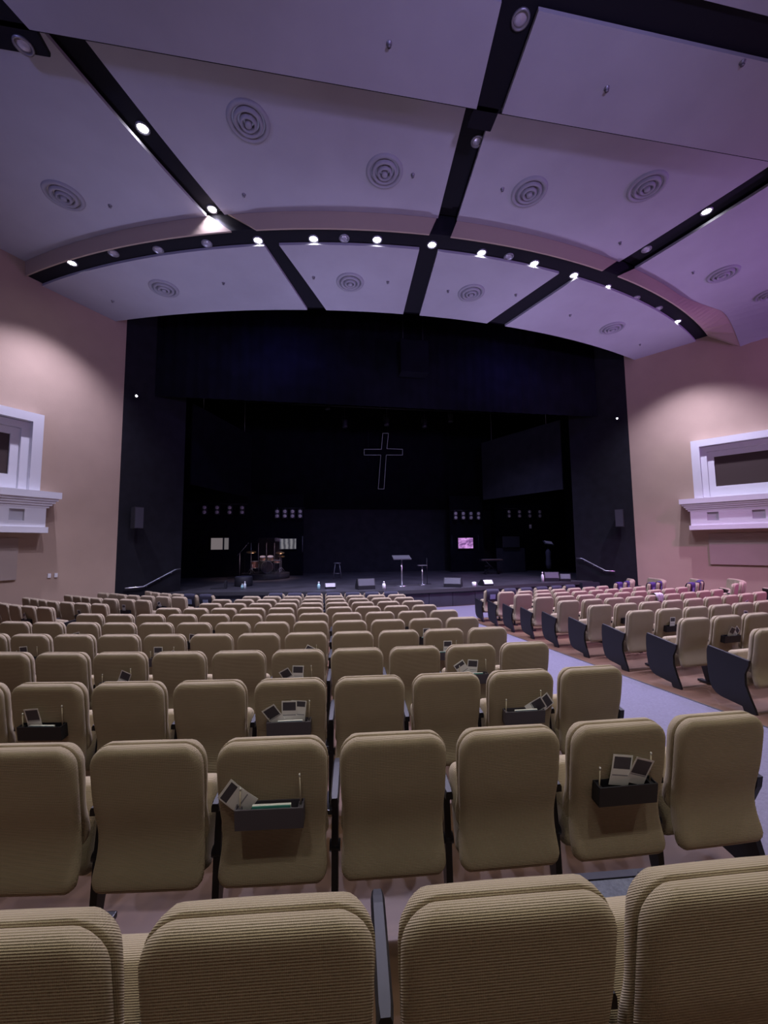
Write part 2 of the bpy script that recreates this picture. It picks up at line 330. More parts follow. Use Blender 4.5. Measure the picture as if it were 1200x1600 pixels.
# windows with stepped frames on a moulded box, one on each side wall
def window(n, s):
    e = Vector((s*.5734, -.8192, 0)); nn = Vector((-s*.8192, -.5734, 0)); o = Vector((s*9.55, 0, 0))
    root = tag(empty('window_%d' % n, o), kind='structure')
    def bx(mb, t0, t1, d0, d1, z0, z1, mi=0):
        vs = [e*t + nn*d + Vector((0, 0, z)) for t in (t0, t1) for d in (d0, d1) for z in (z0, z1)]
        mb.add(vs, [(0, 1, 3, 2), (4, 6, 7, 5), (0, 4, 5, 1), (2, 3, 7, 6), (0, 2, 6, 4), (1, 5, 7, 3)], mi)
    def frame(name, t0, t1, z0, z1, wd, d0, d1, wb=None):
        mb = MB(); wb = wb or wd
        bx(mb, t0, t0+wd, d0, d1, z0, z1); bx(mb, t1-wd, t1, d0, d1, z0, z1); bx(mb, t0+wd, t1-wd, d0, d1, z1-wd, z1); bx(mb, t0+wd, t1-wd, d0, d1, z0, z0+wb)
        mb.build(name, M['trim'], root)
    o = o + e*(.24 if s < 0 else 0); root.location = o
    T0, T1 = 2.02, 5.75
    frame('outer_frame', T0, T1, 3.86, 6.0, .24, 0, .32, .02); frame('middle_frame', T0+.24, T1-.24, 3.86, 5.74, .18, 0, .17, .06)
    frame('inner_frame', T0+.42, T1-.42, 3.88, 5.55, .19, 0, .09, .40)
    mb = MB(); bx(mb, T0+.5, T1-.5, .004, .03, 4.0, 5.4); mb.build('dark_pane', M['panedark'], root)
    mb = MB(); bx(mb, 1.58, 6.2, 0, .50, 3.69, 3.87); mb.build('sill', M['trim'], root)
    mb = MB()
    for k in range(4): bx(mb, 1.64+.055*k, 6.14-.055*k, 0, .46-.03*k, 3.62-.065*k, 3.69-.065*k)
    mb.build('cove_moulding', M['trim'], root)
    b = MB(); t0, t1 = 1.87, 5.9; holes = [(2.34, 2.66), (3.52, 3.84), (4.70, 5.02)]; d1 = .36
    bx(b, t0, t1, 0, d1, 2.76, 3.06); bx(b, t0, t1, 0, d1, 3.36, 3.45); x = t0
    for h0, h1 in holes: bx(b, x, h0, 0, d1, 3.06, 3.36); x = h1
    bx(b, x, t1, 0, d1, 3.06, 3.36); b.build('apron_box', M['trim'], root)
    for h0, h1 in holes:
        mb = MB(); bx(mb, h0, h1, 0, d1-.06, 3.06, 3.36); mb.build('recessed_square', M['recess'], root)
    mb = MB(); bx(mb, t0-.05, t1+.05, 0, d1+.05, 2.74, 2.90); mb.build('base_moulding', M['trim'], root)
    mb = MB(); bx(mb, 2.3, 5.5, 0, .05, 1.5, 2.6); mb.build('wall_panel', M['tanpanel'], wl if s < 0 else wr).location = o
    return e, nn, o
eL, nL, oL = window(1, -1); eR, nR, oR = window(2, 1)
for k, t in enumerate((1.60, 1.76)):
    b = MB(); b.box((0, 0, 0), (.075, .03, .12), bev=.006); b.box((0, -.017, 0), (.03, .01, .05), bev=.003)
    o = b.build('wall_outlet', M['white']); o.location = oL + eL*(t-.2) + nL*.016 + Vector((0, 0, 1.55)); o.rotation_euler = (0, 0, math.atan2(nL.y, nL.x)+PI/2)
    tag(o, 'small white plate low on the left tan wall, %s of the two' % ('nearer the stage' if k == 0 else 'farther from the stage'), 'wall plate', 'wall plates on the left wall')

# ---------------------------------------------------------------- stage
SF = .66
def stage_b(a):
    pts = [(0, 0.02), (2.5, .32), (4.2, .72), (5.6, 1.05), (7.2, 1.25), (8.72, 1.37)]; a = abs(a)
    for (x0, y0), (x1, y1) in zip(pts, pts[1:]):
        if a <= x1: return lerp(y0, y1, (a-x0)/(x1-x0))
    return 1.37
edge = [(lerp(-8.56, 8.56, i/48), stage_b(lerp(-8.56, 8.56, i/48))) for i in range(49)]
stage = MB()
stage.prism(edge + [(8.0, 2.4), (12.4, 2.7), (12.4, 10.2), (-12.4, 10.2), (-12.4, 2.7), (-8.0, 2.4)], 'z', SF-.06, SF)
stage = tag(stage.build('floor_stage', M['stagefloor']), kind='structure')
for k in range(18):                                                   # front panels with open joints
    x0, x1 = lerp(-8.54, 8.54, k/18)+.008, lerp(-8.54, 8.54, (k+1)/18)-.008
    mb = MB(); mb.prism([(x0, stage_b(x0)+.05), (x1, stage_b(x1)+.05), (x1, stage_b(x1)+.09), (x0, stage_b(x0)+.09)], 'z', 0, SF-.12)
    mb.build('front_panel', M['fasciablack'], stage)
mb = MB(); mb.prism([(a, b-.03) for a, b in edge] + [(a, b+.08) for a, b in reversed(edge)], 'z', SF-.12, SF+.004); mb.build('edge_nosing', M['rubber'], stage)
mb = MB(); mb.prism([(a, b+.12) for a, b in edge] + [(a, b+.16) for a, b in reversed(edge)], 'z', 0, SF-.08); mb.build('backing', M['deck'], stage)
for s, side in ((-1, 'left'), (1, 'right')):
    st = tag(empty('stage_steps', (s*8.1, .62, 0)), 'dark steps beside the black wall at the %s end of the stage' % side, 'steps')
    for k in range(3):
        mb = MB(); mb.box((0, .16*k, .11*(k+1)), (.8, .17, .22*(k+1)-.002)); mb.build('step', M['fasciablack'], st)

def curtain(name, p, q, z0, z1, label, waves=40, amp=.05, cat='curtain', m='drape', zb=None):
    p, q = Vector(p), Vector(q); d = q-p; L = d.length; d.normalize(); n_ = Vector((-d.y, d.x)); mb = MB(); N = waves*6; vs = []
    for lay in (0, .012):
        for j in range(N+1):
            t = j/N; off = amp*math.sin(t*waves*2*PI) + amp*.5*math.sin(t*waves*2*PI*.37+1) + lay; c = p + d*L*t + n_*off
            for z in (z0 + (zb(t) if zb else 0), z1): vs.append((c.x, c.y, z))
    K = 2*(N+1); fs = []
    for j in range(N): o = 2*j; fs += [(o, o+2, o+3, o+1), (K+o, K+o+1, K+o+3, K+o+2), (o, K+o, K+o+2, o+2), (o+1, o+3, K+o+3, K+o+1)]
    mb.add(vs, fs, 0, True); return tag(mb.build(name, M[m], fix=False), label, cat)
curtain('border_curtain', (-8.9, .85), (8.85, .85), 7.75, 11.745, 'black gathered border curtain across the top of the stage opening', 46, .022)
curtain('teaser_curtain', (-12.3, 9.7), (12.3, 9.7), 4.5, 11.745, 'black flat teaser curtain behind the outlined cross', 40, .02)
mb = MB(); mb.box((1.4, 10.05, (SF+4.55)/2), (10.8, .08, 4.55-SF)); tag(mb.build('backdrop_panel', M['flat']), 'wide charcoal backdrop panel on the rear stage wall behind the lectern', 'backdrop')
def slab(name, p, q, z0, z1, m, label, cat, th=.06, hang=False):
    p, q = Vector(p), Vector(q); d = (q-p).normalized(); n_ = Vector((-d.y, d.x))*th
    mb = MB(); mb.prism([p, q, q+n_, p+n_], 'z', z0, z1); o = tag(mb.build(name, M[m]), label, cat)
    if hang:
        for t in (.15, .85):
            c = p + (q-p)*t + n_*.5; mb = MB(); mb.tube([(c.x, c.y, z1-.05), (c.x, c.y, 11.75)], .008, 6); mb.build('hanging_cable', M['grey'], o)
    return o
slab('masking_panel', (6.15, 7.0), (8.1, 2.45), 4.8, 8.1, 'flat', 'dark angled masking panel hanging over the right side of the stage', 'panel', hang=True)
slab('masking_panel', (-8.1, 2.45), (-6.55, 7.0), 4.8, 8.1, 'drape', 'dark angled masking panel hanging over the left side of the stage', 'panel', hang=True)
slab('stage_flat', (-11.8, 8.5), (-3.95, 8.5), SF, 5.2, 'drape', 'black stage flat behind the drum kit holding two screens', 'stage flat')
slab('stage_flat', (4.65, 8.5), (6.75, 8.5), SF, 5.2, 'drape', 'black stage flat carrying the glowing pink screen', 'stage flat')
slab('stage_flat', (7.6, 8.6), (12.2, 8.6), SF, 5.2, 'drape', 'black stage flat at the far right behind the lamps', 'stage flat')
slab('stage_flat', (6.85, 6.9), (8.75, 7.3), SF, 2.05, 'flat', 'low charcoal stage flat right of the keyboard', 'stage flat')
mb = MB(); mb.box((0, 0, 0), (1.15, .05, .62), bev=.01); mb.box((0, -.027, 0), (1.07, .006, .54)); o = mb.build('dark_display', [M['spk']])
o.location = (7.75, 6.95, 2.4); o.rotation_euler = (0, 0, .2); tag(o, 'unlit dark display above the low charcoal flat at right', 'screen')

# ---------------------------------------------------------------- fittings of the ceiling
def lamp_fit(name, lit, label, cat, group):
    root = tag(empty(name), label, cat, group)
    b = MB(); b.lathe([(.13, 0), (.13, -.025), (.10, -.03), (.095, .02), (.095, 0)], n=20, closed=False); b.build('trim_ring', M['grey'], root)
    b = MB(); b.lathe([(.0, -.018), (.06, -.016), (.095, -.006), (.096, .0)], n=16); b.build('lens', M['lamp' if lit else 'lampoff'], root)
    return root
def copy_tree(o, parent=None):
    c = o.copy(); COL.objects.link(c); c.parent = parent
    for ch in list(o.children): copy_tree(ch, c)
    return c
ORD = ['first', 'second', 'third', 'fourth', 'fifth', 'sixth', 'seventh', 'eighth', 'ninth', 'tenth', 'eleventh', 'twelfth', 'thirteenth', 'fourteenth', 'fifteenth']
def deck_h(t): return {1: H1+.07, 2: H2+.16, 3: H3+.1}[t]
proto = {}
def place_lamp(a, b, t, lit, label):
    key = bool(lit)
    if key not in proto: proto[key] = o = lamp_fit('downlight', lit, label, 'ceiling light', None)
    else: o = copy_tree(proto[key]); o['label'] = label
    if lit: o['group'] = 'lit downlights in the black ceiling slots'
    else: o['group'] = 'unlit downlights in the black ceiling slots'
    o.location = (a, b, deck_h(t)); return o
nb = 0
for a, b, t in LIT:
    if t == 1: lab = 'lit white downlight in the curved black ceiling band, %s from the left' % ORD[nb]; nb += 1
    else: lab = {-6.45: 'lit downlight in the left slanting slot, the one nearer the viewer', -5.62: 'lit downlight where the left slanting slot meets the curved band', 6.35: 'lit downlight alone in the right slanting black slot'}[a]
    place_lamp(a, b, t, True, lab)
    spot('downlight_beam', (a, b, deck_h(t)-.06), (a*.97, b+.0, 0), LAMP_W*(2.3 if a > 9 else 1.15 if a < -9 else .35 if t == 2 and b > -5 else 1.12), (.76, .71, 1.0), 108, .8, .08)
offlab = ['unlit downlight in the curved band beside its leftmost lit lamp', 'unlit downlight in the curved band, second unlit from the left', 'unlit downlight in the curved band just left of the left slot',
          'unlit downlight in the curved band between two lit lamps near the middle', 'unlit downlight in the curved band right of the middle slot', 'small unlit downlight in the curved band, second unlit from the right', 'unlit downlight in the curved band beside its rightmost lit lamp',
          'round unlit lamp in the middle black slot below the panel step', 'unlit downlight where the right slanting slot meets the tan fascia', 'round unlit lamp at the top of the middle black slot', 'unlit lamp in the black corner at the top left of the ceiling']
for (a, b, t), lab in zip(OFF, offlab): place_lamp(a, b, t, False, lab)
for k, (a, b) in enumerate(REAR):
    spot('downlight_beam', (a, b, H3-.05), (a, b+.4, 0), REAR_W, (1.0, .95, .80), 88, .75, .10)
# air diffusers
dif = tag(empty('air_diffuser'), 'x', 'air vent', 'round ceiling air vents')
b = MB(); b.lathe([(.40, 0), (.385, -.035), (.335, -.05), (.30, -.012), (.30, .0)], n=36); b.build('ring', M['ring'], dif)
b = MB(); b.lathe([(.275, 0), (.262, -.06), (.225, -.075), (.195, -.02), (.195, 0)], n=36); b.build('ring', M['ring'], dif)
b = MB(); b.lathe([(.165, 0), (.152, -.08), (.12, -.095), (.10, -.03), (.10, 0)], n=30); b.build('ring', M['ring'], dif)
b = MB(); b.lathe([(.068, 0), (.062, -.095), (.045, -.108), (.0, -.11)], n=24); b.build('hub', M['ring'], dif)
b = MB(); b.lathe([(.39, -.003), (.2, -.004), (.0, -.004)], n=36); b.build('backing_plate', M['grey'], dif)
DIF = [(-4.38, -6.99, 2, 'round ring air vent on the big ceiling panel, nearer the left slot'), (-8.78, -4.73, 2, 'round ring air vent on the far left ceiling panel'),
       (-1.69, -6.4, 2, 'round ring air vent on the big ceiling panel, just left of the middle slot'), (1.64, -6.41, 2, 'round ring air vent just right of the middle black slot'),
       (4.19, -6.94, 2, 'round ring air vent left of the right slanting slot'), (8.84, -4.74, 2, 'round ring air vent on the far right panel, the whole one'), (11.35, -4.15, 2, 'round ring air vent cut by the right edge of the photo'),
       (-7.53, -2.33, 1, 'round ring air vent on the leftmost low panel above the stage'), (-2.2, -3.4, 1, 'round ring air vent on the second low panel from the left above the stage'),
       (1.42, -3.45, 1, 'round ring air vent on the third low panel from the left above the stage'), (7.08, -2.33, 1, 'round ring air vent on the rightmost low panel above the stage')]
for k, (a, bb, t, lab) in enumerate(DIF):
    o = dif if k == 0 else copy_tree(dif); o.location = (a, bb, H1-.01 if t == 1 else droop(a, bb)); o['label'] = lab
# sprinkler heads
sp = MB(); sp.lathe([(.045, 0), (.042, -.012), (.018, -.016), (.014, -.05), (.03, -.054), (.0, -.058)], n=12); spm = sp.mesh('sprinkler_head', M['grey'])
for k, (x, y, t, lab) in enumerate([(608, 68, 3, 'on the nearest ceiling panel left of the middle slot'), (948, 138, 3, 'on the nearest ceiling panel right of the middle slot'),
        (1160, 97, 3, 'beside the cross-wise black band at upper right'), (172, 321, 2, 'on the far left panel beside its air vent'), (381, 304, 2, 'above the tan fascia right of the left slot'),
        (645, 273, 2, 'right of the vent next to the middle slot'), (785, 295, 2, 'left of the vent just right of the middle slot'), (969, 379, 2, 'above the tan fascia by the right slot'), (1083, 425, 2, 'left of the vent on the far right panel'),
        (176, 470, 1, 'left of the vent on the leftmost low panel'), (349, 442, 1, 'right of the vent on the leftmost low panel'), (490, 433, 1, 'left of the vent on the second low panel'), (606, 440, 1, 'right of the vent on the second low panel'),
        (700, 454, 1, 'left of the vent on the third low panel'), (806, 460, 1, 'right of the vent on the third low panel'), (891, 492, 1, 'left of the vent on the rightmost low panel'), (1000, 538, 1, 'right of the vent on the rightmost low panel')]):
    o = link('sprinkler_head', spm); z = {1: H1-.01, 2: H2, 3: H3}[t]; o.location = at(x, y, z); tag(o, 'tiny sprinkler head ' + lab, 'sprinkler', 'ceiling sprinkler heads')

# ================================================================ seats
def pillow(W, z0, z1, r_top, r_bot, t_back, t_front, re, prof, waist=0, nu=18, nv=26):
    """a padded slab: rounded outline in x,z; padded to -y by t_back and +y by t_front; prof(z) bends it in y"""
    mb = MB(); H = z1-z0
    us = [math.sin(lerp(-PI/2, PI/2, j/nu)) for j in range(nu+1)]; vv = [.5+.5*math.sin(lerp(-PI/2, PI/2, i/nv)) for i in range(nv+1)]
    vs = []; 
    for side in (-1, 1):
        for v in vv:
            z = z0 + H*v; wz = W/2 - waist*math.exp(-((v-.36)/.2)**2)
            for r, zc in ((r_top, z1-r_top), (r_bot, z0+r_bot)):
                q = (z-zc) if r is r_top and zc == z1-r_top else (zc-z)
                if q > 0: wz -= r - math.sqrt(max(r*r - q*q, 0))
            for u in us:
                d = min((1-abs(u))*wz*1.0, z1-z, z-z0); k = min(max(d/re, 0), 1); th = math.sqrt(max(1-(1-k)**2, 0))
                y = prof(z) + (-t_back if side < 0 else t_front)*th
                crown = .004*(1-u*u)*(-1 if side < 0 else 1)*th
                vs.append((u*wz, y+crown, z))
    K = (nu+1)*(nv+1); fs = []
    q = lambda s_, i, j: s_*K + i*(nu+1) + j
    for i in range(nv):
        for j in range(nu):
            fs.append((q(0, i, j), q(0, i, j+1), q(0, i+1, j+1), q(0, i+1, j))); fs.append((q(1, i, j), q(1, i+1, j), q(1, i+1, j+1), q(1, i, j+1)))
    rim = [q(0, 0, j) for j in range(nu)] + [q(0, i, nu) for i in range(nv)] + [q(0, nv, j) for j in range(nu, 0, -1)] + [q(0, i, 0) for i in range(nv, 0, -1)]
    for k in range(len(rim)): a_, b_ = rim[k], rim[(k+1) % len(rim)]; fs.append((a_, a_+K, b_+K, b_))
    mb.add(vs, fs, 0, True); return mb
def weld(me, d=1e-5):
    bm = bmesh.new(); bm.from_mesh(me); bmesh.ops.remove_doubles(bm, verts=bm.verts, dist=d); bmesh.ops.recalc_face_normals(bm, faces=bm.faces); bm.to_mesh(me); bm.free(); return me
def lean(z): return -.155*(z-.35) - .040*math.exp(-((z-.30)/.085)**2) + .012*math.exp(-((z-.52)/.1)**2)
me_back = weld(pillow(.500, .265, .929, .095, .07, .034, .014, .036, lean, .012).mesh('backrest', M['fabric']))
me_front = weld(pillow(.508, .42, .932, .10, .08, .006, .046, .030, lambda z: lean(z)+.018, .010).mesh('front_cushion', M['fabric']))
def tilt(me, ang, loc):
    me.transform(Matrix.Translation(loc) @ Matrix.Rotation(ang, 4, 'X')); return me
A_T = math.radians(72)                                                # tipped-up seat: built flat along +y, then turned up
cu_ = pillow(.455, 0, .40, .05, .04, .065, .030, .035, lambda z: 0)   # z is its length, -y its padded face
me_cush = weld(cu_.mesh('seat_cushion', M['fabric'])); tilt(me_cush, -(PI/2-A_T), (0, .105, .245))
pn = pillow(.43, .01, .385, .05, .04, .004, .018, .02, lambda z: .031); me_pan = weld(pn.mesh('seat_pan', M['black'])); tilt(me_pan, -(PI/2-A_T), (0, .105, .245))
def standard():
    b = MB()
    b.prism([(.02, .03), (.06, .03), (.14, .34), (.16, .54), (.16, .585), (.06, .585), (.055, .52), (.035, .34)], 'x', -.016, .016)
    b.box((0, .05, .015), (.07, .22, .03), bev=.006)
    b.tube([(-.026, .06, .36), (.026, .06, .36)], .026, 12)
    return b
me_std = standard().mesh('standard', M['blacksteel'])
def arm():
    vs = []; fs = []; N = 12
    sec = [(-.5, -.5), (.5, -.5), (.5, .2), (.34, .5), (-.34, .5), (-.5, .2)]
    for i in range(N+1):
        t = i/N; y = lerp(.0, .33, t); w_ = .043*(1 if .05 < t < .96 else .8); h = .036*(1 if t < .85 else lerp(1, .7, (t-.85)/.15)); z = .592 + .022*math.sin(t*PI*.6)
        vs += [(p*w_, y, z+q*h) for p, q in sec]
    for i in range(N):
        for k in range(6): fs.append((i*6+k, i*6+(k+1) % 6, (i+1)*6+(k+1) % 6, (i+1)*6+k))
    fs += [tuple(range(5, -1, -1)), tuple(N*6+k for k in range(6))]
    b = MB(); b.add(vs, fs); return b
me_arm = arm().mesh('armrest', M['black'])
def endp():
    poly = [(-.03, .575), (.41, .645), (.427, .59), (.434, .48), (.432, .33), (.420, .225), (.395, .15), (.355, .105), (.30, .08), (.19, .065), (.075, .05), (.06, 0), (-.06, 0), (-.05, .05), (-.01, .16), (.03, .30), (.025, .42), (-.02, .52)]
    b = MB(); b.prism(poly, 'x', -.016, .016); return b
me_end = endp().mesh('end_panel', M['black'])
def rack():
    b = MB()
    b.box((0, -.050, .0), (.30, .006, .095), 0); b.box((0, -.0, -.0), (.30, .006, .095), 0); b.box((0, -.025, -.0445), (.30, .05, .006), 0)
    b.box((-.147, -.025, 0), (.006, .05, .095), 0); b.box((.147, -.025, 0), (.006, .05, .095), 0)
    b.box((-.135, -.025, -.004), (.022, .044, .082), 0); b.box((.135, -.025, -.004), (.022, .044, .082), 0)
    return b
me_rack = rack().mesh('card_rack', M['rack']); me_rackd = rack().mesh('card_rack', M['rackdark'])
RZ, RY = .622, lean(.635) - .046                                      # where a rack sits on the rear of a back
def card_mesh(w_, h, bend, hd):
    """printed card: white border, dark heading block, grey foot; a thin bent sheet standing in x,z"""
    b = MB(); xs = [-w_/2, -w_/2+.008, w_/2-.008, w_/2]; zs = [0, .012, h*.32, h*.36, h*(1-hd), h-.010, h]; N = len(zs); vs = []; fs = []; mi = []
    for lay in (0, .0012):
        for z in zs:
            for x in xs: vs.append((x, lay + bend*(z/h)**2 + bend*.6*(x/w_)**2, z))
    for i in range(N-1):
        for j in range(3):
            k = i*4+j; fs.append((k, k+1, k+5, k+4)); mi.append(1 if (j == 1 and i == 4) else 2 if (j == 1 and i == 2) else 0)
    K = 4*N
    for i in range(N-1):
        for j in range(3): k = K+i*4+j; fs.append((k, k+4, k+5, k+1)); mi.append(0)
    rim = [0, 1, 2] + [3+4*i for i in range(N-1)] + [4*(N-1)+3-j for j in range(3)] + [4*i for i in range(N-1, 0, -1)]
    for k in range(len(rim)): a_, b_ = rim[k], rim[(k+1) % len(rim)]; fs.append((a_, a_+K, b_+K, b_)); mi.append(0)
    n0 = len(b.v); b.v += vs; b.f += fs; b.m += mi; b.sm += [False]*len(fs)
    return b.mesh('card', M['white'], M['ink'], M['inkgrey'])
me_card = [card_mesh(.105, .15, .012, .45), card_mesh(.10, .14, -.008, .62), card_mesh(.11, .15, .018, .30)]
b = MB(); b.box((0, 0, .02), (.17, .012, .07), 0, bev=.002); b.box((0, -.0085, .03), (.168, .004, .048), 1); me_book = b.mesh('booklet', M['white'], M['teal'])
b = MB(); b.box((0, 0, .02), (.17, .014, .06), 0, bev=.003); b.box((0, -.009, .03), (.168, .004, .038), 1); me_book2 = b.mesh('booklet', M['white'], M['bluegrey'])
b = MB(); b.tube([(0, 0, 0), (0, 0, .13)], .0035, 6, 0); b.tube([(0, 0, .13), (0, 0, .142)], .0042, 6, 1); me_pencil = b.mesh('pencil', M['wood'], M['white'])
def cover_mesh():
    b = MB(); vs = []; prof = [(-.060, .60), (-.064, .75), (-.058, .88), (-.04, .945), (.02, .955), (.075, .94), (.10, .88), (.105, .74), (.10, .62)]
    for y, z in prof:
        for x in (-.2, -.195, 0, .195, .2): vs.append((x, y + lean(min(z, .9)), z - (.008 if abs(x) > .19 else 0)))
    b.add(vs, [(i*5+j, i*5+j+1, i*5+j+6, i*5+j+5) for i in range(len(prof)-1) for j in range(4)], 0, True)
    zz = [.66, .80]; b.add([(x, lean(z)-.068, z) for z in zz for x in (-.09, .09)] + [(x, lean(z)-.064, z) for z in zz for x in (-.09, .09)], [(0, 1, 3, 2), (4, 6, 7, 5), (0, 4, 5, 1), (2, 3, 7, 6), (0, 2, 6, 4), (1, 5, 7, 3)], 1)
    return b
me_cover = cover_mesh().mesh('seat_cover', M['cover'], M['print']); me_coverp = cover_mesh().mesh('seat_cover', M['purple'], M['print'])

NSEAT = 0
def seat(x, y, z, rz, label, left=None, right=None, has_rack=False):
    """left/right: 'arm' or 'panel' or None"""
    global NSEAT; NSEAT += 1
    x -= .085*math.sin(rz); y += .085*math.cos(rz)
    root = tag(empty('theater_seat', (x, y, z), rz), label, 'seat', 'tan theater seats')
    link('backrest', me_back, root); link('front_cushion', me_front, root); link('seat_cushion', me_cush, root); link('seat_pan', me_pan, root)
    for side, kind in ((-1, left), (1, right)):
        if not kind: continue
        if kind == 'panel':
            link('end_panel', me_end, root).location = (side*.28, 0, 0)
        else:
            link('standard', me_std, root).location = (side*.28, 0, 0); link('armrest', me_arm, root).location = (side*.28, 0, 0)
    if has_rack:
        o = link('card_rack', me_rackd if has_rack == 'dark' else me_rack, root); o.location = (0, RY+.008, RZ); o.rotation_euler = (.155, 0, 0)
    root.rotation_euler = (-.03 if False else 0, 0, rz)
    return root
def in_rack(root, me, name, dx, ang, tip, label, cat, group, dz=0, dy=0):
    o = link(name, me); Mx = Matrix.Translation(root.location) @ Matrix.Rotation(root.rotation_euler.z, 4, 'Z')
    o.matrix_world = Mx @ Matrix.Translation((dx, RY-.017+dy, RZ+.012+dz)) @ Matrix.Rotation(tip, 4, 'X') @ Matrix.Rotation(ang, 4, 'Y')
    return tag(o, label, cat, group)
rnd = random.Random(11)
def fill_rack(root, where, n, pencils=False, book=None, cards=None):
    cards = cards or [(rnd.uniform(-.07, .0) + .08*k, rnd.choice((-.5, -.25, 0, .15, .6)), rnd.randrange(3)) for k in range(n)]
    nm = ['left', 'right', 'middle']
    for k, (dx, ang, i) in enumerate(sorted(cards)):
        which = '' if len(cards) == 1 else ('left ' if k == 0 else 'right ' if k == len(cards)-1 else 'middle ')
        in_rack(root, me_card[i], 'card', dx, ang, .2, '%swhite card in rack, seat %s' % (which, where), 'card', 'printed cards in seat racks', dz=.012, dy=.004*k)
    if book: in_rack(root, me_book if book == 'teal' else me_book2, 'booklet', .01, rnd.uniform(-.04, .04), .1, '%s-edged booklet in rack, seat %s' % (book, where), 'booklet', 'booklets in seat racks', dy=-.014, dz=-.016)
    if pencils:
        for dx, sd in ((-.135, 'left'), (.135, 'right')):
            in_rack(root, me_pencil, 'pencil', dx, rnd.uniform(-.05, .05), .1, 'thin pencil at %s of rack, seat %s' % (sd, where), 'pencil', 'pencils in seat racks', dz=.02 - (.05 if sd == 'left' else 0), dy=.0)
def shown(p, m=90):
    q = pix(p); return q is not None and -m < q[0] < 1200+m and q[1] < 1700
# left block: rows on circles round (0, 17.05); first seat beside the aisle
OFF_S = {1: -1.959, 2: -.924, 3: -.914, 4: -.912, 5: -.874, 6: -.838, 7: -.81, 8: -.895, 9: -.891, 10: -.889, 11: -.88, 12: -.871}
CNT = {1: 5, 2: 9, 3: 11, 4: 12, 5: 13, 6: 14, 7: 12, 8: 10, 9: 9, 10: 9, 11: 8, 12: 7}
PITCH = .56
SPECIAL = {(2, 4): ([(-.085, -.95, 2)], 'teal'), (2, 1): ([(-.03, .15, 0), (.055, .30, 1)], None), (3, 4): ([(-.07, -.55, 1), (.0, .0, 0), (.05, .1, 2)], 'slate'), (3, 1): ([(.03, 1.0, 1), (.09, .95, 0)], 'slate'),
           (3, 7): ([(-.05, -.08, 1)], 'slate'), (4, 1): ([(-.06, -.6, 2), (-.01, .1, 0)], 'teal'), (4, 4): ([(-.06, -.5, 1), (0, .05, 0)], 'slate'), (4, 7): ([(.05, .45, 1)], 'slate'), (5, 1): ([(.03, .02, 0)], 'teal'), (5, 4): ([(.0, .5, 0)], 'slate'),
           (5, 7): ([(-.05, 0, 0), (.06, .9, 1)], None), (5, 10): ([(-.03, -.1, 0)], 'slate'), (6, 1): ([(.0, 0, 0)], 'teal')}
for j in range(1, 13):
    R = 29.32 - .977*(j-2)
    for i in range(CNT[j]):
        th = (OFF_S[j] - PITCH*i)/R; x, y = -.09 + R*math.sin(th), 17.05 - R*math.cos(th); z = floor_z(x, y) + (.045 if j == 1 else 0)
        if not shown((x, y, z+.9), 130): continue
        where = '%s from the aisle, %s row from the camera, left block' % (ORD[i+(1 if j == 1 else 0)], ORD[j-1])
        rk = (i % 3 == 1) and j not in (1, 12)
        s_ = seat(x, y, z, -(-th) if False else th, 'tan seat with card rack, ' + where.replace(' the', '') if rk else 'tan theater seat, ' + where,
                  'panel' if i == CNT[j]-1 and j > 6 else 'arm', 'panel' if i == 0 and j > 1 else ('arm' if i == 0 else None), ('dark' if (j, i) in ((2, 1), (3, 7)) or j > 5 else 'grey') if rk else False)
        w2 = '%s from aisle, %s row, left block' % (ORD[i], ORD[j-1])
        if rk:
            cs, bk = SPECIAL.get((j, i), (None, None))
            if j < 9 and not (j > 6 and i % 2): fill_rack(s_, w2, rnd.choice((1, 1, 2)), j <= 5, bk, cs)
        if j == 12:
            c = link('seat_cover', me_cover); c.matrix_world = Matrix.Translation(s_.location) @ Matrix.Rotation(th, 4, 'Z')
            tag(c, 'dark cover with pale print over seat %s' % w2, 'seat cover', 'dark covers on front row seats')
# right block, across the carpeted aisle
for j in range(3, 13):
    R = 20.085 + .915*(12-j)
    n = {3: 3, 4: 3, 5: 6, 6: 8, 7: 9, 8: 9, 9: 9, 10: 8, 11: 7, 12: 6}[j]
    for i in range(n):
        th = math.asin(2.10/R) + i*.585/R; x, y = -.09 + R*math.sin(th), 17.05 - R*math.cos(th); z = floor_z(x, y)
        if not shown((x, y, z+.9), 60 if j > 3 else 130): continue
        where = '%s from the aisle, %s row from the stage, right block' % (ORD[i], ORD[12-j])
        rk = (i % 3 == 1) and j != 12
        s_ = seat(x, y, z, th, 'tan seat with card rack, ' + where.replace(' the', '') if rk else 'tan theater seat, ' + where, 'panel' if i == 0 else 'arm', 'arm' if i == n-1 else None, 'dark' if rk else False)
        w2 = '%s from aisle, %s row from stage, right block' % (ORD[i], ORD[12-j])
        if rk and j < 9: fill_rack(s_, w2, 2 if j == 5 else 1, False, None, {5: [(-.02, .35, 1), (.05, .8, 0)], 6: [(.0, .03, 0)], 7: [(.02, .7, 1)]}.get(j) if i == 1 else None)
        if j == 12:
            c = link('seat_cover', me_cover); c.matrix_world = Matrix.Translation(s_.location) @ Matrix.Rotation(th, 4, 'Z')
            tag(c, 'dark cover with pale print over seat %s' % w2, 'seat cover', 'dark covers on front row seats')
        if (j, i) == (8, 4): cloth_seat = s_
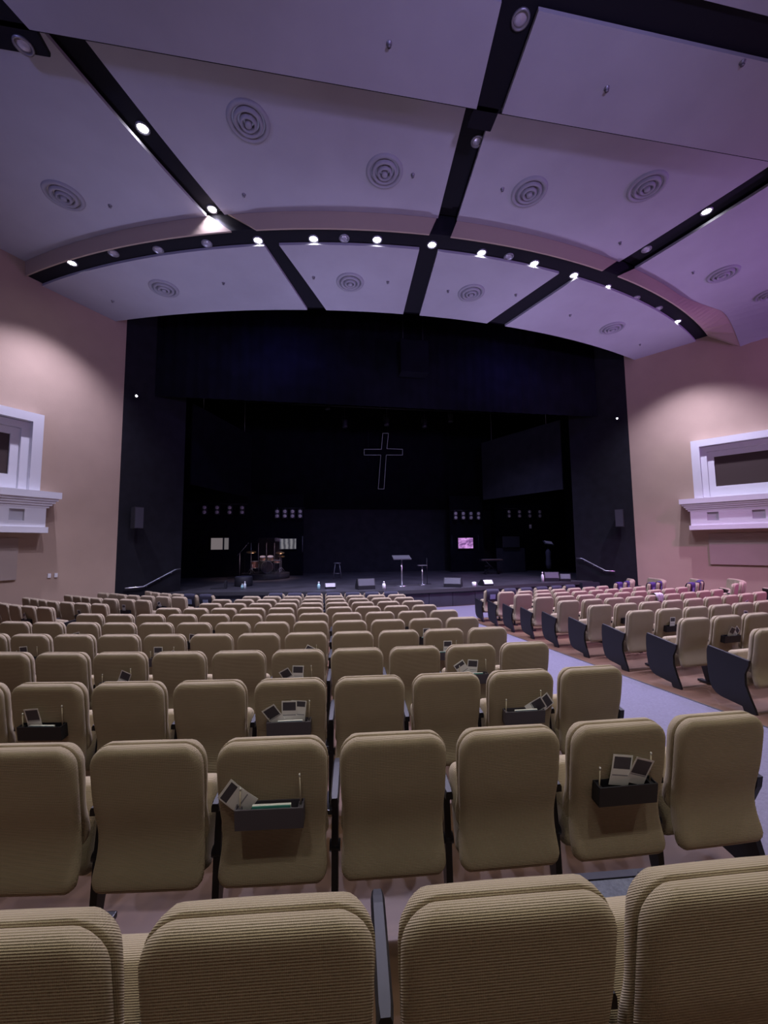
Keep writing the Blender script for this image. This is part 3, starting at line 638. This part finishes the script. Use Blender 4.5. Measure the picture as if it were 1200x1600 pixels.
# curved side blocks
SIDE_L = {5: [(-6.19, -2.12), (-6.69, -1.87), (-7.15, -1.55), (-7.6, -1.22), (-8.01, -.84), (-8.38, -.42)],
          4: [(-6.74, -2.69), (-7.24, -2.43), (-7.73, -2.16), (-8.21, -1.87), (-8.65, -1.53), (-9.04, -1.13), (-9.47, -.86)],
          3: [(-7.27, -3.56), (-7.75, -3.27), (-8.25, -3.02), (-8.72, -2.72), (-9.14, -2.35), (-9.55, -1.98), (-9.97, -1.63)],
          2: [(-7.8, -4.42), (-8.29, -4.14), (-8.76, -3.84), (-9.23, -3.53), (-9.65, -3.17), (-10.07, -2.79), (-10.48, -2.44)],
          1: [(-8.5, -5.0), (-8.98, -4.70), (-9.44, -4.38), (-9.88, -4.03), (-10.3, -3.66), (-10.7, -3.26)], 0: [(-9.1, -5.85), (-9.58, -5.55), (-10.04, -5.22), (-10.48, -4.88)]}
for r, pts in SIDE_L.items():
    for i, (x, y) in enumerate(pts):
        p0 = Vector(pts[max(i-1, 0)]); p1 = Vector(pts[min(i+1, len(pts)-1)]); d = (p0-p1).normalized(); rz = math.atan2(d.y, d.x); z = floor_z(x, y)
        if not shown((x, y, z+.9), 40): continue
        rk = (i % 3 == 1) and r < 5
        row = ORD[5-r]
        s_ = seat(x, y, z, rz, ('tan seat with card rack, ' if rk else 'tan theater seat, ') + '%s from aisle, %s row from stage, left side block' % (ORD[i], row), 'panel' if i == len(pts)-1 else 'arm', 'panel' if i == 0 else None, 'dark' if rk else False)
        w2 = '%s from aisle, %s row, left side block' % (ORD[i], row)
        if rk and i == 1: fill_rack(s_, w2, 1)
        if r == 5 and i < 2:
            c = link('seat_cover', me_cover); c.matrix_world = Matrix.Translation(s_.location) @ Matrix.Rotation(rz, 4, 'Z'); tag(c, 'dark cover with blue print over seat %s' % w2, 'seat cover', 'dark covers on front row seats')
for r in (5, 4, 3, 2, 1):
    x, y = {5: (6.80, -2.25), 4: (7.35, -3.0), 3: (8.0, -3.75), 2: (8.6, -4.55), 1: (9.35, -5.3)}[r]; hd = math.radians(26)
    for i in range({5: 5, 4: 6, 3: 7, 2: 8, 1: 8}[r]):
        rz = hd + .06; z = floor_z(x, y)
        if shown((x, y, z+.9), 40) and x < wall_a(y)-.75:
            row = ORD[5-r]
            s_ = seat(x, y, z, rz, 'tan theater seat, %s from aisle, %s row from stage, right side block' % (ORD[i], row), 'panel' if i == 0 else 'arm', 'panel' if i == {5: 4, 4: 5, 3: 6, 2: 7, 1: 7}[r] else None)
            if (r in (5, 4, 3)) and i < (2 if r != 3 else 3):
                c = link('seat_cover', me_coverp); c.matrix_world = Matrix.Translation(s_.location) @ Matrix.Rotation(rz, 4, 'Z')
                tag(c, 'purple cover over seat %s from aisle, %s row, right side block' % (ORD[i], row), 'seat cover', 'purple covers on side block seats')
        x += .60*math.cos(hd); y += .60*math.sin(hd); hd += math.radians(9.5 if i < 3 else 13)
print('SEATS', NSEAT)

# ---------------------------------------------------------------- carpet of the aisle and of the front
def ground(name, polyfun, m, label, cat, th=.008, n=40, mm=10):
    """a thin sheet on the sloping floor: polyfun(t, s) -> a, b"""
    vs = []; fs = []
    for lay in (0, 1):
        for i in range(n+1):
            for j in range(mm+1): a, b_ = polyfun(i/n, j/mm); vs.append((a, b_, floor_z(a, b_) + (th if lay else -.02)))
    K = (n+1)*(mm+1); q = lambda l, i, j: l*K + i*(mm+1) + j
    for i in range(n):
        for j in range(mm): fs.append((q(1, i, j), q(1, i, j+1), q(1, i+1, j+1), q(1, i+1, j)))
    rim = [q(0, 0, j) for j in range(mm)] + [q(0, i, mm) for i in range(n)] + [q(0, n, j) for j in range(mm, 0, -1)] + [q(0, i, 0) for i in range(n, 0, -1)]
    for k in range(len(rim)): a_, b_ = rim[k], rim[(k+1) % len(rim)]; fs.append((a_, a_+K, b_+K, b_))
    mb = MB(); mb.add(vs, fs); return tag(mb.build(name, M[m], fix=True), label, cat)
ground('carpet_runner', lambda t, s: (lerp(-.56, 1.46, s), lerp(-13.4, -2.3, t)), 'carpet', 'lilac grey carpet runner down the sloping aisle between the seat blocks', 'carpet')
ground('front_carpet', lambda t, s: (lerp(-8.2, 8.2, t), lerp(17.05-math.sqrt(19.3**2-lerp(-8.2, 8.2, t)**2), stage_b(lerp(-8.2, 8.2, t))-.03, s)), 'carpet', 'lilac grey carpet on the flat floor before the stage', 'carpet', th=.006)
ground('edge_strip', lambda t, s: (lerp(1.46, 1.485, s), lerp(-13.4, -2.3, t)), 'rubber', 'thin dark edge strip along the right side of the aisle carpet', 'edge strip', mm=1, th=.012)

# ================================================================ the stage and its equipment
def AT(x, y, z=SF): p = at(x, y, z); return p
# cross outlined in thin tubing
cz = 9.45
def cp(x, y): # point of the cross plane
    d = cf + cr*((x-600)/FPX) - cu*((y-800)/FPX); t = (cz-CAM.y)/d.y; return CAM + d*t
root = tag(empty('outlined_cross', (.5, cz, 7.0)), 'cross drawn in a thin pale outline on the dark curtain above the stage', 'cross')
P = [(598, 677), (607, 677), (604.5, 701), (629, 702), (629, 711), (603.5, 711), (600, 764), (591, 764), (595, 711), (569, 711), (569, 702), (596, 702)]
P = [cp(*p) - root.location for p in P]
mb = MB(); n = len(P); vs = [p + Vector((0, .03, 0)) for p in P] + [p + Vector((0, .09, 0)) for p in P]
mb.add(vs, [tuple(range(n)), tuple(range(2*n-1, n-1, -1))] + [(i, i+n, (i+1) % n+n, (i+1) % n) for i in range(n)]); mb.build('cross_board', M['drape'], root)
mb = MB()
for i in range(n): mb.tube([P[i], P[(i+1) % n]], .010, 6)
mb.build('outline_tube', M['neon'], root)
for t in (-.5, .5):
    mb = MB(); mb.tube([(t*1.2, .06, .42), (t*1.2, .06, 4.74)], .006, 6); mb.build('hanging_cable', M['blacksteel'], root)

# screens
def tv(x, z, y, w_, h_, kind, label):
    r = tag(empty('wall_screen', (x, y, z)), label, 'screen')
    b = MB(); b.box((0, -.05, 0), (w_+.06, .09, h_+.06), bev=.01); b.build('housing', M['spk'], r)
    b = MB(); b.box((0, -.1, 0), (w_, .006, h_)); b.build('display', screen('screen_'+kind, kind), r)
tv(-8.37, 2.46, 8.5, .90, .62, 'room', 'lit screen showing a pale room with a dark bar, left of the drums')
tv(-4.78, 2.42, 8.5, .88, .56, 'stripes', 'dim grey striped screen on the flat just right of the drums')
tv(5.58, 2.36, 8.5, .92, .62, 'pink', 'glowing pink violet screen on the flat behind the lectern, right side')
for x, lab in ((-3.98+.03, 'left'),):
    mb = MB(); mb.tube([(0, 0, 1.95), (0, 0, 2.85)], .02, 8); o = mb.build('light_tube', [M['grey']]); o.location = (-3.99, 8.485, 0); tag(o, 'thin upright light tube right of the grey striped screen', 'light tube')
for x, lab in ((4.75, 'left'), (6.42, 'right')):
    mb = MB(); mb.tube([(0, 0, 1.85), (0, 0, 2.85)], .016, 8); o = mb.build('light_tube', [M['spk']]); o.location = (x, 8.487, 0); tag(o, 'dark upright light tube %s of the glowing pink screen' % lab, 'light tube')
# rows of two-lamp audience blinders
pb = tag(empty('blinder_light'), 'x', 'stage light', 'two-lamp blinder lights above the stage')
mb = MB(); mb.box((0, .08, 0), (.26, .14, .50), bev=.02); mb.build('housing', M['spk'], pb)
for z in (.125, -.125):
    mb = MB(); mb.lathe([(0, -.03), (.06, -.026), (.10, 0), (.10, .02)], c=(0, 0, z), n=16, M=Matrix.Rotation(PI/2, 4, 'X') @ Matrix.Scale(-1, 4, (0, 0, 1))); mb.build('lamp', M['lens'], pb)
mb = MB(); mb.box((0, .16, .20), (.05, .05, .30)); mb.build('bracket', M['blacksteel'], pb)
first = True
for g, (x0, x1, z) in enumerate([(-9.15, -7.22, 4.28), (-5.36, -4.12, 4.08), (4.93, 6.36, 3.99), (8.33, 10.35, 4.11)]):
    bar = MB(); bar.tube([(x0-.25, 8.36, z+.33), (x1+.25, 8.36, z+.33)], .03, 8)
    for t in (.1, .9): bar.tube([(lerp(x0, x1, t), 8.36, z+.33), (lerp(x0, x1, t), 8.63 if g == 3 else 8.505, z+.33)], .02, 6)
    nm = ['far left row', 'row right of the drums', 'row above the pink screen', 'far right row'][g]
    tag(bar.build('lighting_bar', [M['blacksteel']]), 'black lighting bar carrying the %s of lamps' % nm, 'bar')
    for k in range(4):
        o = pb if first else copy_tree(pb); first = False
        o.location = (lerp(x0, x1, k/3), 8.18, z); o['label'] = 'unlit pale two-lamp stage light, %s from left in the %s' % (ORD[k], nm)
# hanging stage spotlights, projector box
pc = tag(empty('stage_spotlight'), 'x', 'stage light', 'dark spotlights hanging over the stage')
mb = MB(); mb.lathe([(0, .16), (.08, .16), (.11, .10), (.11, -.16), (.125, -.18), (.125, -.26), (.10, -.26), (.10, -.17), (0, -.17)], n=16); mb.build('body', M['spk'], pc)
mb = MB(); mb.tube([(-.13, 0, 0), (-.13, 0, .3), (.13, 0, .3), (.13, 0, 0)], .012, 6); mb.build('yoke', M['blacksteel'], pc)
mb = MB(); mb.lathe([(0, -.19), (.098, -.19), (.098, -.185)], n=16); mb.build('lens', M['grey'], pc)
for k, (x, y) in enumerate([(512, 632), (539, 660), (604, 657), (663, 660), (704, 652)]):
    o = pc if k == 0 else copy_tree(pc); d = cf + cr*((x-600)/FPX) - cu*((y-800)/FPX); p = CAM + d*((5.2-CAM.y)/d.y); o.location = p; mb = MB(); mb.tube([(0, 0, .29), (0, 0, 9.25-p.z)], .012, 6); mb.build('hanging_rod', M['blacksteel'], o); o['label'] = 'dim hanging spotlight above the cross, %s from the left' % ORD[k]
mb = MB(); mb.tube([(-9, 5.2, 9.25), (9, 5.2, 9.25)], .03, 8)
for a in (-7, 0, 7): mb.tube([(a, 5.2, 9.25), (a, 5.2, 11.75)], .012, 6)
tag(mb.build('lighting_bar', [M['blacksteel']]), 'long black lighting bar hung high over the stage behind the border curtain', 'bar')
b = tag(empty('hanging_speaker', (.55, .35, 9.55)), 'dark box hanging high in front of the border curtain above the cross', 'speaker')
mb = MB(); mb.box((0, 0, 0), (1.1, .5, 1.3), bev=.02); mb.build('cabinet', M['drape'], b); mb = MB(); mb.box((0, -.256, 0), (1.0, .012, 1.2)); mb.build('grille', M['drape'], b)
for x in (-.4, .4):
    mb = MB(); mb.tube([(x, 0, .6), (x, 0, 2.19)], .01, 6); mb.build('hanging_cable', M['blacksteel'], b)
# speakers and little lamps on the black side walls
for s, px_, side in ((-1, (203, 805), 'left'), (1, (970, 812), 'right')):
    e_ = Vector((s*1.35, -1.926, 0)).normalized(); n_ = Vector((-s*1.926, -1.35, 0)).normalized()
    base = Vector((s*9.55, .004, 0)) - e_*.42 + Vector((0, 0, 3.30))
    r = tag(empty('wall_speaker', base + n_*.27, math.atan2(n_.y, n_.x)+PI/2), 'black loudspeaker hung on the black wall at the %s of the stage' % side, 'speaker')
    mb = MB(); mb.prism([(-.15, -.16), (.15, -.16), (.10, .14), (-.10, .14)], 'z', -.36, .36); mb.build('cabinet', M['spk'], r)
    mb = MB(); mb.box((0, -.166, 0), (.27, .012, .68)); mb.build('grille', M['grille'], r)
    mb = MB(); mb.box((0, .21, 0), (.06, .16, .12)); mb.build('bracket', M['blacksteel'], r)
    base = Vector((s*9.55, .004, 0)) - e_*.36 + Vector((0, 0, 7.5))
    r = tag(empty('marker_lamp', base + n_*.05), 'tiny bright lamp high on the black wall at the %s of the stage' % side, 'lamp')
    mb = MB(); mb.box((0, 0, 0), (.12, .10, .12), bev=.01, rz=math.atan2(n_.y, n_.x)+PI/2); mb.build('housing', M['spk'], r)
    mb = MB(); mb.lathe([(0, .03), (.02, .02), (.028, 0), (.02, -.02), (0, -.03)], c=n_*.055, n=12); mb.build('bulb', M['lamp'], r)
    # handrail of the stage steps
    if s > 0: pts = [(8.24, 1.87, 1.63), (8.37, 1.68, 1.63), (8.90, .92, 1.13), (9.10, .64, 1.12)]
    else: pts = [(-8.26, 1.84, 1.50), (-8.38, 1.67, 1.48), (-9.05, .71, .98), (-9.40, .21, .98)]
    pts = [Vector(p) + n_*.10 for p in pts]
    r = tag(empty('handrail', pts[0]), 'pale steel handrail beside the stage steps at the %s of the stage' % side, 'handrail')
    mb = MB(); mb.tube([p - pts[0] for p in pts], .024, 10); mb.build('rail', M['chrome'], r)
    for t in (.12, .5, .9):
        c = pts[1].lerp(pts[2], t) - pts[0]; mb = MB(); mb.tube([c - Vector((0, 0, .02)), c - Vector((0, 0, .06)), c - Vector((0, 0, .07)) - n_*.10], .010, 6); mb.build('rail_bracket', M['chrome'], r)
mb = MB(); mb.box((0, 0, 0), (.14, .04, .24), bev=.01); mb.box((0, -.024, 0), (.05, .012, .09), bev=.003); o = mb.build('wall_switch', M['white']); o.location = (9.9, 8.575, 3.35); tag(o, 'small white switch box glowing on the dark wall right of the lamps', 'switch box')

# lectern, small stand
p = AT(628, 915.5); r = tag(empty('lectern', p), 'slim steel lectern with a tilted grey top at centre stage', 'lectern')
mb = MB(); mb.lathe([(0, .02), (.21, .018), (.22, .006), (.22, 0), (0, 0)], n=28); mb.build('base', M['chrome'], r)
mb = MB(); mb.tube([(0, 0, .015), (0, 0, 1.1)], .032, 14); mb.build('post', M['chrome'], r)
mb = MB(); mb.box((0, 0, 1.14), (.72, .42, .025), rx=-.35+.7, bev=.006); mb.box((0, -.20, 1.085), (.72, .02, .05), rx=.35); mb.build('top', M['grey'], r)
p = AT(660, 913.5); r = tag(empty('side_stand', p), 'short steel stand with a small flat top right of the lectern', 'stand')
mb = MB(); mb.lathe([(0, .018), (.15, .016), (.155, .005), (.155, 0), (0, 0)], n=24); mb.build('base', M['chrome'], r)
mb = MB(); mb.tube([(0, 0, .012), (0, 0, .78)], .026, 12); mb.build('post', M['chrome'], r)
mb = MB(); mb.box((0, 0, .79), (.36, .30, .022), bev=.005); mb.build('top', M['grey'], r)
mb = MB(); mb.tube([(.24, .12, 0), (.24, .12, 1.08)], .012, 6); mb.tube([(.08, .12, .012), (.40, .12, .012)], .012, 6); o = mb.build('thin_stand', [M['blacksteel']]); o.location = p; tag(o, 'thin dark upright stand just behind the small steel stand', 'stand')
# wedge monitors
WED = [(516, 919.5, .42, .22, 0, 'small wedge with a pale top left of the big centre wedge'), (571, 920.5, .66, .40, .15, 'big black wedge speaker left of the white bottle at centre'), (708, 917, .66, .36, -.5, 'black wedge speaker right of the small steel stand'),
       (760, 915, .42, .24, .1, 'small wedge with a shiny top right of the white cup'), (861, 908, .60, .40, -.3, 'black wedge speaker at the right end beside the white bottle'), (883, 908, .42, .32, -.5, 'rightmost small black wedge speaker on the stage')]
for k, (x, y, w_, h, rz, lab) in enumerate(WED):
    p = AT(x, y); p.z = SF; r = tag(empty('floor_wedge', p, rz), lab, 'speaker', 'wedge speakers along the stage edge')
    mb = MB(); mb.prism([(-.18, 0), (.28, 0), (.30, h*.25), (.06, h), (-.10, h), (-.20, h*.35)], 'x', -w_/2, w_/2); mb.build('cabinet', M['spk'], r)
    mb = MB(); mb.prism([(.06-.36+.0, h*.0), (.06-.36, .0)], 'x', 0, 0) if False else None
    mb = MB(); mb.add([(-w_/2+.03, -.203, h*.38), (w_/2-.03, -.203, h*.38), (w_/2-.03, -.106, h*.97), (-w_/2+.03, -.106, h*.97), (-w_/2+.03, -.19, h*.36), (w_/2-.03, -.19, h*.36), (w_/2-.03, -.095, h*.96), (-w_/2+.03, -.095, h*.96)],
                      [(0, 1, 2, 3), (7, 6, 5, 4), (0, 4, 5, 1), (1, 5, 6, 2), (2, 6, 7, 3), (3, 7, 4, 0)]); mb.build('grille', M['lampoff'] if h < .3 else M['grille'], r)
# bottles and cup along the edge
def bottle(x, y, h, r0, m, lab, name='bottle'):
    p = AT(x, y); p.z = SF+.004; r = tag(empty(name, p), lab, 'bottle' if name == 'bottle' else 'cup', 'small bottles along the stage edge' if name == 'bottle' else None)
    mb = MB(); mb.lathe([(0, 0), (r0, .0), (r0, h*.55), (r0*.8, h*.68), (r0*.35, h*.76), (r0*.35, h*.82), (0, h*.82)] if name == 'bottle' else [(0, 0), (r0*.8, 0), (r0, h), (r0*.9, h), (r0*.72, .01), (0, .01)], n=16); mb.build('body', M[m], r)
    if name == 'bottle':
        mb = MB(); mb.lathe([(0, h*.82), (r0*.5, h*.82), (r0*.5, h*.95), (0, h)], n=12); mb.build('cap', M['white'], r)
bottle(498, 921.5, .30, .06, 'bottlecyan', 'pale cyan bottle on the stage edge left of the small wedge'); bottle(600, 921, .30, .065, 'white', 'white pump bottle on the stage edge right of the big centre wedge')
bottle(378.5, 920.5, .20, .055, 'bottlecyan', 'shorter of two pale bottles on the stage edge below the drums'); bottle(382.5, 920.8, .30, .05, 'bottle', 'taller of two pale bottles on the stage edge below the drums')
bottle(741, 917, .18, .085, 'white', 'white cup on the stage edge left of the shiny-topped small wedge', 'cup'); bottle(848, 909, .42, .06, 'white', 'white bottle at the right end of the stage between dark wedges')
# dark round drum stool and low box at left front
p = AT(378, 917); p.z = SF; p += Vector((0, .35, 0)); r = tag(empty('round_box', p), 'dark round box behind the two pale bottles at left', 'box')
mb = MB(); mb.lathe([(0, 0), (.34, 0), (.36, .04), (.36, .36), (.33, .40), (0, .40)], n=24); mb.build('body', M['spk'], r)
mb = MB(); mb.lathe([(0, .405), (.30, .405), (.33, .40)], n=24); mb.build('lid', M['cover'], r)
p = AT(345, 920); p.z = SF; r = tag(empty('foot_pedal', p), 'low black foot pedal at the left end of the stage edge', 'pedal')
mb = MB(); mb.box((-.1, 0, .02), (.55, .16, .04), bev=.01); mb.build('base', M['spk'], r); mb = MB(); mb.box((.18, 0, .16), (.09, .14, .30), bev=.02); mb.build('post', M['spk'], r)
# stool
p = AT(527, 904); p.z = SF; r = tag(empty('bar_stool', p), 'tall dark bar stool standing alone left of centre stage', 'stool')
mb = MB(); mb.lathe([(0, .74), (.17, .74), (.18, .76), (.17, .785), (0, .79)], n=20); mb.build('seat', M['grey'], r)
for sx in (-1, 1):
    for sy in (-1, 1): mb = MB(); mb.tube([(sx*.10, sy*.10, .75), (sx*.20, sy*.20, 0)], .016, 8); mb.build('leg', M['grey'], r)
mb = MB(); mb.tube([(.167*math.cos(k*PI/10)*1.25, .167*math.sin(k*PI/10)*1.25, .26) for k in range(21)], .010, 6); mb.build('foot_ring', M['grey'], r)
# keyboard on stand
p = AT(768, 897); p.z = SF; r = tag(empty('keyboard', p + Vector((0, 0, .72))), 'long keyboard lying on the black stand right of the pink screen', 'keyboard')
mb = MB(); mb.box((0, 0, .045), (1.25, .34, .09), bev=.01); mb.build('case', M['spk'], r)
mb = MB(); mb.box((0, -.06, .093), (1.12, .16, .008)); mb.build('keys', M['inkgrey'], r)
mb = MB(); mb.box((0, -.172, .06), (1.2, .006, .02)); mb.build('front_strip', M['brass'], r)
r = tag(empty('keyboard_stand', p), 'black crossed stand holding the keyboard', 'stand')
for s in (-1, 1): mb = MB(); mb.tube([(s*.38, -.14 if s > 0 else .14, .02), (-s*.38, -.14 if s > 0 else .14, .70)], .022, 8); mb.tube([(s*.38, -.2, .02), (s*.38, .2, .02)], .02, 8); mb.tube([(s*.38, -.2, .70), (s*.38, .2, .70)], .018, 8); mb.build('leg', M['blacksteel'], r)
mb = MB(); mb.tube([(0, .02, 0), (0, .02, .34)], .02, 8); mb.lathe([(0, .36), (.17, .36), (.18, .40), (.15, .43), (0, .43)], n=18); o = mb.build('round_stool', [M['spk']]); o.location = p + Vector((.05, .55, .0)); tag(o, 'round black stool behind the keyboard', 'stool')
# gear tree at right: stand with a tilted pale sheet and hung bags
p = AT(858, 900); p.z = SF; r = tag(empty('music_stand', p), 'tall dark music stand with a pale sheet on top at right stage', 'stand')
for k in range(3): mb = MB(); mb.tube([(0, 0, .14), (.28*math.cos(k*2.1), .28*math.sin(k*2.1), .01)], .014, 6); mb.build('leg', M['blacksteel'], r)
mb = MB(); mb.tube([(0, 0, .12), (0, 0, 1.62)], .016, 8); mb.build('post', M['blacksteel'], r)
mb = MB(); mb.box((.02, -.03, 1.66), (.52, .02, .30), rx=-.9, ry=.12); mb.build('desk', M['spk'], r)
mb = MB(); mb.box((.02, -.05, 1.69), (.40, .004, .22), rx=-.9, ry=.12); mb.build('sheet', M['lampoff'], r)
mb = MB(); mb.lathe([(0, .35), (.10, .38), (.14, .6), (.11, .95), (.13, 1.2), (.06, 1.35), (0, 1.36)], n=16); mb.build('cloth_bag', M['cover'], r)
# microphone stands left of the drums
p = AT(374, 905); p.z = SF; r = tag(empty('microphone_stand', p), 'black boom microphone stand left of the drum kit', 'microphone stand')
mb = MB(); mb.lathe([(0, .03), (.14, .025), (.15, 0), (0, 0)], n=18); mb.build('base', M['blacksteel'], r)
mb = MB(); mb.tube([(0, 0, .02), (0, 0, 1.30)], .016, 8); mb.build('post', M['grey'], r)
mb = MB(); mb.tube([(-.12, 0, 1.18), (.38, -.1, 1.75)], .011, 8); mb.build('boom', M['grey'], r)
mb = MB(); mb.tube([(.36, -.1, 1.73), (.44, -.11, 1.82)], [.018, .028], 10); mb.build('microphone', M['spk'], r)
p = AT(394, 897); p.z = SF; mb = MB(); mb.tube([(0, 0, 0), (0, 0, 3.15)], [.018, .010], 8); mb.lathe([(0, .025), (.16, .02), (.17, 0), (0, 0)], n=18); o = mb.build('tall_pole', [M['grey']]); o.location = p + Vector((.05, -.9, 0)); tag(o, 'tall thin pole rising behind the left side of the drum shield', 'pole')

# drum kit on its riser, clear shield round it
D = AT(411, 905); D.z = SF; D += Vector((.05, .6, 0))
r = tag(empty('drum_riser', D), 'low round dark riser under the drum kit', 'riser'); mb = MB(); mb.lathe([(0, 0), (1.18, 0), (1.2, .02), (1.2, .26), (1.17, .28), (0, .28)], n=36); mb.build('platform', M['fasciablack'], r)
mb = MB(); mb.lathe([(1.202, .23), (1.206, .27), (1.19, .285)], n=36); mb.build('edge_trim', M['rubber'], r)
K = D + Vector((0, 0, .285)); k_ = tag(empty('drum_kit', K, .12), 'red brown drum kit with brass cymbals on the round riser', 'drum kit')
RX = Matrix.Rotation(PI/2, 4, 'X')
def drum(name, c, r0, dep, M_, hd='drumhead'):
    mb = MB(); mb.lathe([(r0, -dep/2), (r0, dep/2)], c=c, n=24, M=M_); mb.lathe([(r0*1.03, -dep/2), (r0*1.03, -dep/2+.02), (r0, -dep/2+.02)], c=c, n=24, M=M_); o = mb.build(name, M['drum'], k_)
    for s in (-1, 1):
        mb = MB(); mb.lathe([(0, s*(dep/2-.006)), (r0*.97, s*(dep/2-.006)), (r0*1.0, s*(dep/2))], c=c, n=24, M=M_); mb.build('drum_head', M[hd], o)
        mb = MB(); mb.lathe([(r0*1.0, s*(dep/2)), (r0*1.035, s*(dep/2)), (r0*1.035, s*(dep/2-.025)), (r0, s*(dep/2-.025))], c=c, n=24, M=M_, closed=True); mb.build('hoop', M['chrome'], o)
drum('bass_drum', Vector((.06, -.22, .30)), .29, .42, RX, 'bassheadm')
T1 = Matrix.Rotation(.35, 4, 'X')
drum('rack_tom', Vector((-.16, -.30, .74)), .14, .20, T1); drum('rack_tom', Vector((.22, -.30, .74)), .15, .21, T1)
drum('floor_tom', Vector((-.56, .05, .42)), .20, .36, Matrix.Identity(4)); drum('snare_drum', Vector((.55, .12, .56)), .18, .14, Matrix.Rotation(.1, 4, 'X'))
for c in ((-.56, .05),):
    for q in range(3): mb = MB(); mb.tube([(c[0]+.21*math.cos(q*2.1), c[1]+.21*math.sin(q*2.1), 0), (c[0]+.21*math.cos(q*2.1), c[1]+.21*math.sin(q*2.1), .45)], .010, 6); mb.build('leg', M['chrome'], k_)
for x, y, z, rr in ((-.72, -.15, 1.08, .24), (.70, -.12, 1.02, .22), (.78, .30, .82, .18)):
    mb = MB(); mb.tube([(x, y, .03), (x, y, z)], .012, 8)
    for q in range(3): mb.tube([(x, y, .25), (x+.22*math.cos(q*2.1+.4), y+.22*math.sin(q*2.1+.4), 0)], .009, 6)
    o = mb.build('cymbal_stand', M['chrome'], k_); mb = MB(); mb.lathe([(0, .035), (.03, .03), (.05, .012), (rr, -.015), (rr, -.018), (.05, .008), (0, .03)], c=(x, y, z), n=28, M=Matrix.Rotation(.25, 4, 'X')); mb.build('cymbal', M['brass'], o)
mb = MB(); mb.tube([(.1, .5, 0), (.1, .5, .42)], .02, 8); mb.lathe([(0, .42), (.15, .42), (.16, .46), (.13, .49), (0, .5)], c=(.1, .5, 0), n=18); mb.build('throne', M['spk'], k_)
sh = tag(empty('drum_shield', D + Vector((0, 0, .0))), 'clear acrylic shield standing round the front of the drum kit', 'shield')
NP = 5; pts = [(1.32*math.sin(lerp(-.72, .72, i/NP)), -1.32*math.cos(lerp(-.72, .72, i/NP))) for i in range(NP+1)]
for i in range(NP):
    p, q = Vector(pts[i]), Vector(pts[i+1]); d = (q-p).normalized(); p2, q2 = p + d*.008, q - d*.008; n_ = Vector((-d.y, d.x))*.008
    mb = MB(); mb.prism([p2, q2, q2+n_, p2+n_], 'z', 0.001, 2.05); mb.build('panel', M['acrylic'], sh)
for i in range(1, NP):
    mb = MB(); mb.tube([(pts[i][0], pts[i][1]+.01, .3), (pts[i][0], pts[i][1]+.01, 1.8)], .007, 6); mb.build('hinge', M['grey'], sh)

# ================================================================ loose things among the seats
r_ = cloth_seat
mb = MB(); vs = []; N = 14
for i in range(N+1):
    t = i/N
    for j in range(9):
        x = lerp(-.02, .20, j/8) + .012*math.sin(i*1.3+j); 
        prof = [(-.075, .74), (-.068, .86), (-.045, .95), (.02, .965), (.09, .95), (.115, .84), (.12, .72)]; u = t*(len(prof)-1); k = min(int(u), len(prof)-2)
        y, z = lerp(prof[k][0], prof[k+1][0], u-k), lerp(prof[k][1], prof[k+1][1], u-k)
        vs.append((x, y + lean(min(z, .9)) + .012*math.sin(j*2.1+i*.6), z + .012*math.sin(j*1.7+i) - (.07*math.sin(j*1.1) if i in (0, N) else 0)))
mb.add(vs, [(i*9+j, i*9+j+1, i*9+j+10, i*9+j+9) for i in range(N) for j in range(8)], 0, True)
o = mb.build('draped_garment', [M['cloth']]); o.matrix_world = Matrix.Translation(r_.location) @ Matrix.Rotation(r_.rotation_euler.z, 4, 'Z')
tag(o, 'pale lilac garment draped over a seat back in the right block', 'clothing')
# framed floor mat beside the aisle end of the second row
mat_c = at(985, 1402, floor_z(-1.6, -12.8)); mat_c.z = floor_z(mat_c.x, mat_c.y)
r = tag(empty('floor_mat', mat_c, -.08), 'dark grey mat with black edging on the floor between the two nearest rows', 'mat')
mb = MB(); mb.box((0, 0, .012), (.50, .26, .02)); mb.build('pile', M['mat'], r)
for c, d in (((0, -.15, .014), (.60, .045, .028)), ((0, .15, .014), (.60, .045, .028)), ((-.275, 0, .014), (.05, .26, .028)), ((.275, 0, .014), (.05, .26, .028))): mb = MB(); mb.box(c, d, bev=.004); mb.build('edging', M['rubber'], r)
